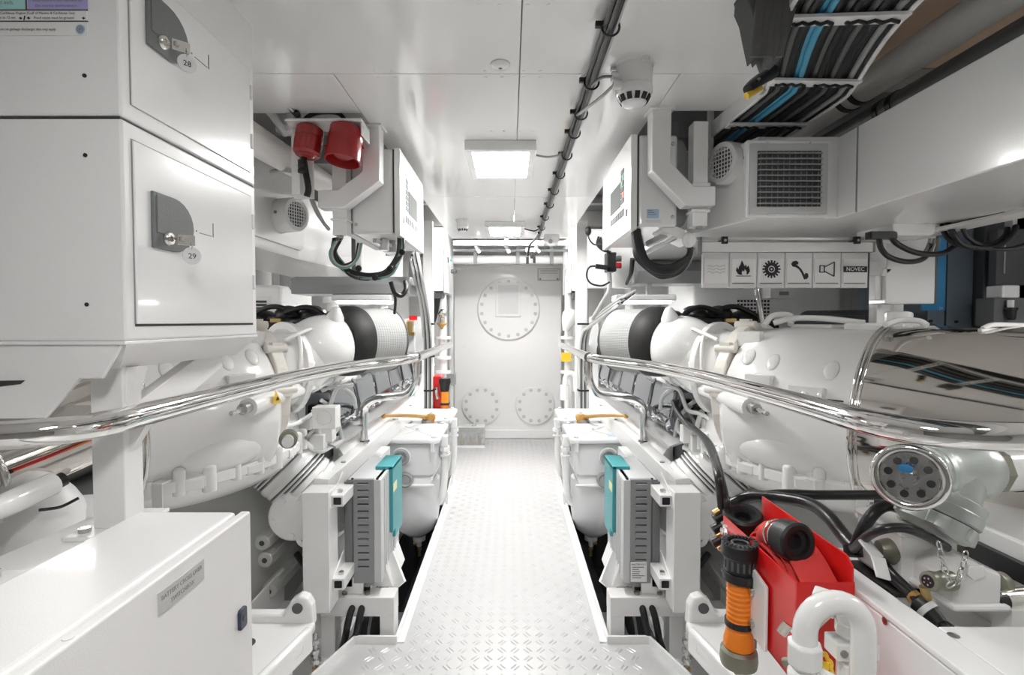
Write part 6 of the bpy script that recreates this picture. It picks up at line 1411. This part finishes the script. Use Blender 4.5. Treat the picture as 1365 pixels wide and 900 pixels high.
cable('looping_cable', [(1266, 293, 1.9), (1280, 300, 1.88), (1292, 318, 1.88), (1315, 330, 1.88), (1345, 332, 1.86), (1380, 322, 1.86)], .008, 'lowest black cable trailing past the blue cabinet')
cable('looping_cable', [(1255, 300, 1.92), (1264, 318, 1.9), (1285, 328, 1.9), (1320, 326, 1.9), (1340, 314, 1.92), (1343, 304, 1.93)], .009, 'upper black cable swag over the blue cabinet')
for k in range(3): cable('cable_drop', [(1240 + 6 * k, 318, 2.0), (1238 + 6 * k, 326, 2.0), (1233 + 7 * k, 336, 1.99)], .006, f'{("left", "middle", "right")[k]} of three short grey drops beside the large white box', 'gcable', 'short grey drops')
t = T('cable_tray', 'grey strip tray running above the blue cabinet', 'tray', U(1300, 295, 1.9))
a, c = U(1200, 312, 1.95), U(1365, 285, 1.95)
B().bar(U(1188, 322, 2.1), U(1420, 272, 1.6), .10, .012).build('tray_strip', 'satin', t, bevel=.002)
tag(B().tube([U(1180, 433, 1.6), U(1200, 427, 1.62), U(1225, 428, 1.6), U(1236, 434, 1.58)], .009, 10, sm=5).build('top_rod', 'engine', smooth=60), 'white rod lying on the turbine casing by the heat shield', 'rod')
tag(B().tube([U(1310, 438, 1.5), U(1325, 433, 1.5), U(1370, 434, 1.5)], .007, 10, sm=5).tube([U(1306, 441, 1.5), U(1330, 440, 1.5), U(1370, 441, 1.5)], .007, 10, sm=5).build('top_rod', 'engine', smooth=60), 'pair of white pipes behind the top of the heat shield', 'pipe')
# ================================================================== FAR END DETAILS ON BOTH SIDES OF THE BULKHEAD
for s in (1, -1):
    setside(s)
    P2 = U if s > 0 else UL
    # square column with cables tied to it
    y = 4.75
    x0, x1 = (P2(768, 400, y).x, P2(783, 400, y).x) if s > 0 else (P2(577, 400, y).x, P2(564, 400, y).x)
    t = T('column_post', f'tall white square post with tied cables {SD[s]}', 'post', ((x0 + x1) / 2, y, .6), 'tall white posts')
    B().box(x0, x1, y, y + .07, .0, 2.3).build('post_tube', 'white', t, bevel=.004)
    B().box(x0 - .03, x1 + .03, y - .03, y + .1, .0, .02).build('base_plate', 'white', t, bevel=.002)
    base = None
    for k in range(7):
        m = ['lcable', 'gcable', 'blackg', 'lcable', 'gcable', 'blackg', 'lcable'][k]
        if s < 0: pts = [(548 + k, 345 - 3 * k, 2.9), (553 + k * 1.5, 372, 2.95), (560 + k * 1.3, 400, 3.6), (563 + k * 1.6, 430, 4.4), (565 + 1.7 * k, 470, 4.68), (565 + 1.7 * k, 560, 4.68)]
        else: pts = [(848 - k * 2, 388 + k * 1.5, 2.9), (822 - k, 402 + 2 * k, 2.95), (797 - 1.5 * k, 422 + 2 * k, 3.6), (785 - 1.4 * k, 445, 4.4), (783 - 1.7 * k, 480, 4.68), (783 - 1.7 * k, 560, 4.68)]
        o = B().tube([P2(*p) for p in pts], .011, 8, sm=6)
        if base is None: base = T('cable_bundle', f'bundle of grey and black cables tied down the white post {SD[s]}', 'cables', P2(*pts[-1]), 'tied bundles')
        o.build('cable', m, base, smooth=60, label={'blackg': 'black cable', 'lcable': 'pale grey cable', 'gcable': 'grey cable'}[m])
    b = B()
    for py in (432, 475, 520):
        q = P2(571 if s < 0 else 778, py, 4.68); b.ring(q - V((0, 0, .008)), q + V((0, 0, .008)), .058, .05, 20)
    b.build('cable_tie', 'black', base)
    tag(B().box(P2(558 if s < 0 else 792, 430, 4.6).x - .04, P2(558 if s < 0 else 792, 430, 4.6).x + .04, 4.6, 4.62, .0, P2(0 + 600, 422, 4.6).z).build('cable_guard', 'white', bevel=.003), f'flat white cable guard strip beside the tall post {SD[s]}', 'guard')
    # distribution cabinet at the far end
    y = 4.95
    a, c = (P2(577, 300, y), P2(594, 390, y)) if s < 0 else (P2(774, 300, y), P2(759, 390, y))
    lab = 'far white switch cabinet with small lamps and dark handle on its door' if s < 0 else 'far white cabinet beside the tall post and black sockets'
    t = T('switch_cabinet', lab, 'cabinet', (a.x, y + .3, c.z), 'far switch cabinets')
    xo, xi_ = a.x + .02, c.x
    B().box(xi_ + .02, xo, y, y + .60, P2(600, 388, y).z, P2(600, 303, y).z).build('body', 'white', t, bevel=.004)
    d = B().box(xi_ - .005, xi_ + .017, y - .003, y + .6, P2(600, 390, y).z, P2(600, 301, y).z).build('door', 'white', t, bevel=.003)
    if s < 0:
        zc = P2(600, 345, y).z
        B().box(xi_ - .012, xi_ - .004, y + .12, y + .16, zc - .02, zc + .03).build('handle', 'ink', d); B().cyl((xi_ - .02, y + .35, zc + .03), (xi_ - .004, y + .35, zc + .03), .015).build('green_lamp', 'teal', d)
        B().cyl((xi_ - .05, y + .42, zc - .08), (xi_ - .004, y + .42, zc - .08), .02).box(xi_ - .06, xi_ - .045, y + .38, y + .46, zc - .09, zc - .07).build('rotary_switch', 'dgrey', d)
    else:
        B().box(xi_ - .012, xi_ - .004, y + .12, y + .15, c.z + .1, c.z + .14).build('handle', 'gink', d)
    B().box(xi_ + .04, xo, y + .03, y + .5, c.z - .05, c.z - .0).build('gland_plate', 'dgrey', t)
    b = B()
    for k in range(3): b.tube([(xi_ + .07 + .02 * k, y + .1, c.z - .02), (xi_ + .09 + .02 * k, y + .1, c.z - .15), (xi_ + .14 + .02 * k, y + .2, c.z - .28), (xi_ + .2, y + .3, c.z - .30)], .014, 8, sm=5)
    b.build('tail_cable', 'blackg', t, smooth=60)
    # grey pole and clamp beside the bulkhead
    x = P2(601, 450, 5.6).x if s < 0 else P2(753, 450, 5.6).x
    if s < 0:
        t = T('grey_pole', 'slim grey pole with a clamp at the edge of the bulkhead', 'pole', (x, 5.6, 0))
        B().cyl((x, 5.6, 0), (x, 5.6, 2.3), .03).build('pole', 'lcable', t, smooth=40); B().box(x - .05, x + .05, 5.56, 5.64, .72, .84).build('clamp', 'grey', t, bevel=.004)
    # wet piping in the gap beside the bulkhead
    xg = (P2(590, 450, 5.2).x if s < 0 else P2(758, 450, 5.2).x)
    t = T('valve_stack', {1: 'white valve stack with a yellow plate beside the end bulkhead', -1: 'white valve stack with gauge and brass funnel beside the end bulkhead'}[s], 'valve stack', (xg, 5.2, 0), 'white valve stacks')
    B().cyl((xg, 5.2, 0), (xg, 5.2, 1.9), .04).cyl((xg + .16, 5.25, 0), (xg + .16, 5.25, 1.8), .045).build('pipe_run', 'engine', t, smooth=40)
    for z in (1.22, 1.02, .88): B().cyl((xg, 5.2, z), (xg, 5.2, z + .03), .08).build('flange', 'engine', t, bevel=.004); B().cyl((xg + .16, 5.25, z - .07), (xg + .16, 5.25, z - .04), .08).build('flange', 'engine', t, bevel=.004)
    if s < 0:
        q = P2(590, 418, 5.1); B().ell(q, .045, 18, 12).cyl(q - V((0, 0, .12)), q, .022).build('glass_gauge', 'nickel', t, smooth=50, label='glass and metal gauge')
        q = P2(589, 432, 5.1); B().lathe([(.01, -.05), (.02, -.03), (.05, .0), (.05, .012)], q, (0, 0, 1), 18).build('brass_funnel', 'bronze', t, smooth=40, label='brass funnel')
    else:
        q = P2(758, 428, 5.1); B().lathe([(.03, -.10), (.07, .0), (.08, .06), (.05, .12)], q, (.3, -.2, 1), 24).build('hopper', 'engine', t, smooth=40)
        q0, q1 = P2(748, 470, 5.1), P2(761, 482, 5.1); B().box(q0.x, q1.x, 5.08, 5.10, q1.z, q0.z).build('yellow_plate', 'yellow', t, label='yellow plate')
        q = P2(757, 505, 5.0); B().tube([q + V((-.03, 0, -.15)), q + V((-.03, 0, 0)), q + V((.0, 0, .05)), q + V((.05, 0, .05)), q + V((.07, 0, 0)), q + V((.07, 0, -.12))], .022, 12, fil=.04).cyl(q + V((-.03, 0, -.2)), q + V((-.03, 0, -.06)), .045).build('swan_neck', 'engine', t, smooth=50)
setside(-1)
y = 4.75
t = T('fire_hose_unit', 'small red fire hose box with orange nozzle far down the walkway', 'fire hose box', UL(585, 540, y))
a, c = UL(577, 502, y), UL(588, 552, y)
B().box(c.x, a.x, y, y + .2, c.z - .1, a.z).build('red_box', 'red', t, bevel=.006)
q = UL(593, 505, y - .05); q2 = UL(593, 522, y - .05); q3 = UL(593, 555, y - .05)
B().lathe([(.034, 0), (.04, .02), (.045, .06), (.055, .085), (.05, .12)], q2, (0, 0, 1), 20).build('nozzle_head', 'black', t, smooth=40, label='black nozzle head')
B().cyl(q3, q2, .038, .034).build('nozzle_grip', 'orange', t, smooth=40, label='orange grip'); B().box(q2.x - .04, q2.x + .04, y - .09, y, q2.z - .12, q2.z - .10).build('strap', 'black', t)
b = B(); q = UL(582, 525, y - .02); b.tube([q + V((0, 0, .06)), q, q + V((-.01, -.01, -.05))], .016, 8, sm=4); b.build('hose_coupling', 'nickel', t, smooth=50)
# sampling jars on the floor by the bulkhead
setside(1)
y = 5.75
a, c = U(600, 569, y), U(646, 590, y)
t = T('jar_rack', 'clear rack of brass sampling valves on the floor by the bulkhead', 'rack', ((a.x + c.x) / 2, y, 0))
B().box(a.x, c.x, y, y + .16, 0.0, .03).build('tray', 'white', t, bevel=.004)
B().box(a.x, c.x, y + .0, y + .15, a.z - .01, a.z).build('top_bar', 'white', t, bevel=.003)
B().box(a.x, c.x, y - .002, y + .004, .03, a.z - .01).build('clear_front', 'glass', t)
B().box(a.x, c.x, y + .15, y + .156, .03, a.z).build('back_plate', 'lcable', t)
f0 = None
for k in range(4):
    x = a.x + (c.x - a.x) * (k + .5) / 4
    jr = B().cyl((x, y + .07, .04), (x, y + .07, .15), .036).build('jar', 'lcable', t, smooth=40)
    B().cyl((x, y + .03, .03), (x, y + .03, .10), .012).bar((x - .03, y + .025, .07), (x + .03, y + .025, .11), .016, .012).cyl((x - .02, y + .04, .03), (x - .02, y + .04, .13), .009).build('brass_valve', 'brass', jr, smooth=40, label='brass valve')
for px in (606, 630):
    q = U(px, 566, y); b = B().torus((q.x, y + .05, a.z + .01), (1, 0, 0), .022, .006, 20, 8).torus((q.x + .03, y + .05, a.z + .01), (1, 0, 0), .022, .006, 20, 8); b.build('hose_clip', 'steel', t, smooth=60)
# black sockets and leads by the right column
t = T('socket_block', 'black socket block with dangling leads above the far cable bundle', 'socket', U(818, 360, 2.85))
a, c = U(809, 336, 2.85), U(822, 362, 2.85)
B().box(a.x, c.x, 2.85, 2.93, c.z, a.z).build('block', 'black', t, bevel=.006)
for py in (345, 354): q = U(823, py, 2.86); B().cyl((q.x - .01, 2.86, q.z), (q.x + .02, 2.86, q.z), .016).build('socket_cap', 'dred' if py > 350 else 'dgrey', t, smooth=40)
B().tube([U(800, 355, 2.84), U(786, 356, 2.84), U(782, 368, 2.84), U(788, 378, 2.84), U(802, 381, 2.84), U(813, 376, 2.84)], .005, 8, sm=6).build('loop_lead', 'blackg', t, smooth=60)
B().cyl(U(794, 355, 2.84), U(810, 357, 2.84), .013).build('plug', 'black', t, smooth=40)
B().tube([U(784, 308, 2.84), U(785, 318, 2.84), U(792, 326, 2.84), U(800, 325, 2.84)], .004, 8, sm=6).build('thin_lead', 'blackg', t, smooth=60)
q = U(784, 308, 2.84); B().ell(q, (.018, .018, .025), 12, 8).build('plug_cap', 'black', t, smooth=50)
for k in range(4): B().tube([U(798 + 3 * k, 316 + k, 2.86), U(796 + 2 * k, 326, 2.84), U(804 + 2 * k, 334, 2.84), U(814, 336 + k, 2.86)], .006, 8, sm=6).build('short_lead', 'blackg', t, smooth=60)
tag(B().box(U(786, 0, 3.0).x, U(845, 0, 3.0).x, 3.0, 3.06, U(0, 384, 3.0).z, U(0, 305, 3.0).z).build('mounting_board', 'white', bevel=.004), 'white board behind the black socket block', 'board')
cable('grey_lead', [(812, 362, 2.86), (812, 385, 2.9), (802, 405, 2.95), (790, 425, 3.1)], .012, 'pale grey cable dropping from the black socket block', 'lcable')
cable('grey_lead', [(843, 345, 2.7), (841, 365, 2.75), (836, 378, 2.85)], .012, 'dark cable dropping behind the thick loop to the far bundle', 'blackg')
# small black hoses around the right filter
for k, pts in enumerate(([(815, 437, 2.6), (803, 440, 2.62), (799, 455, 2.65), (803, 470, 2.68)], [(812, 452, 2.6), (802, 456, 2.62), (798, 468, 2.65), (800, 482, 2.68)], [(815, 458, 2.6), (806, 462, 2.62), (801, 474, 2.66)])):
    cable('hose_pigtail', pts, .011, f'{("upper", "middle", "lower")[k]} black hose pigtail beside the red hose side air filter', 'black', 'hose pigtails')
setside(-1)
q0, q1 = UL(540, 418, 3.0), UL(553, 470, 3.0)
t = T('red_tag_valve', 'small brown valve with a red and white tag near the locker side post', 'valve', q1)
B().box(q1.x, q0.x, 3.0, 3.03, q1.z, UL(0, 425, 3.0).z).build('valve_plate', 'bgrey', t, bevel=.004)
q = UL(546, 438, 2.98); B().cyl(q - V((0, 0, .04)), q + V((0, 0, .04)), .018).box(q.x - .03, q.x + .03, 2.96, 2.99, q.z - .04, q.z - .02).build('valve_body', 'brass', t, smooth=40)
q = UL(551, 424, 2.98); B().box(q.x - .022, q.x + .022, 2.97, 2.98, q.z - .012, q.z + .012).build('tag', 'red', t, label='red tag')
setside(1)
# ================================================================== CAMERA, WORLD, OUTPUT
cam = bpy.data.cameras.new('camera'); co = bpy.data.objects.new('camera', cam); C.objects.link(co)
cam.sensor_width = 36; cam.lens = 36 * F / 1365; cam.shift_x = 2.5 / 1365; cam.clip_start = .02
co.location = CAM; co.rotation_euler = (PI / 2 - TH, 0, 0)
sc = bpy.context.scene; sc.camera = co
w = bpy.data.worlds.new('world'); sc.world = w; w.use_nodes = True
w.node_tree.nodes['Background'].inputs[0].default_value = (1, 1, 1, 1); w.node_tree.nodes['Background'].inputs[1].default_value = .3
vs = sc.view_settings; vs.view_transform = 'Standard'; vs.look = 'None'; vs.gamma = 1; vs.use_curve_mapping = False; vs.exposure = EXPO
sc.cycles.max_bounces = 14; sc.cycles.diffuse_bounces = 7; sc.cycles.glossy_bounces = 6; sc.cycles.transmission_bounces = 6
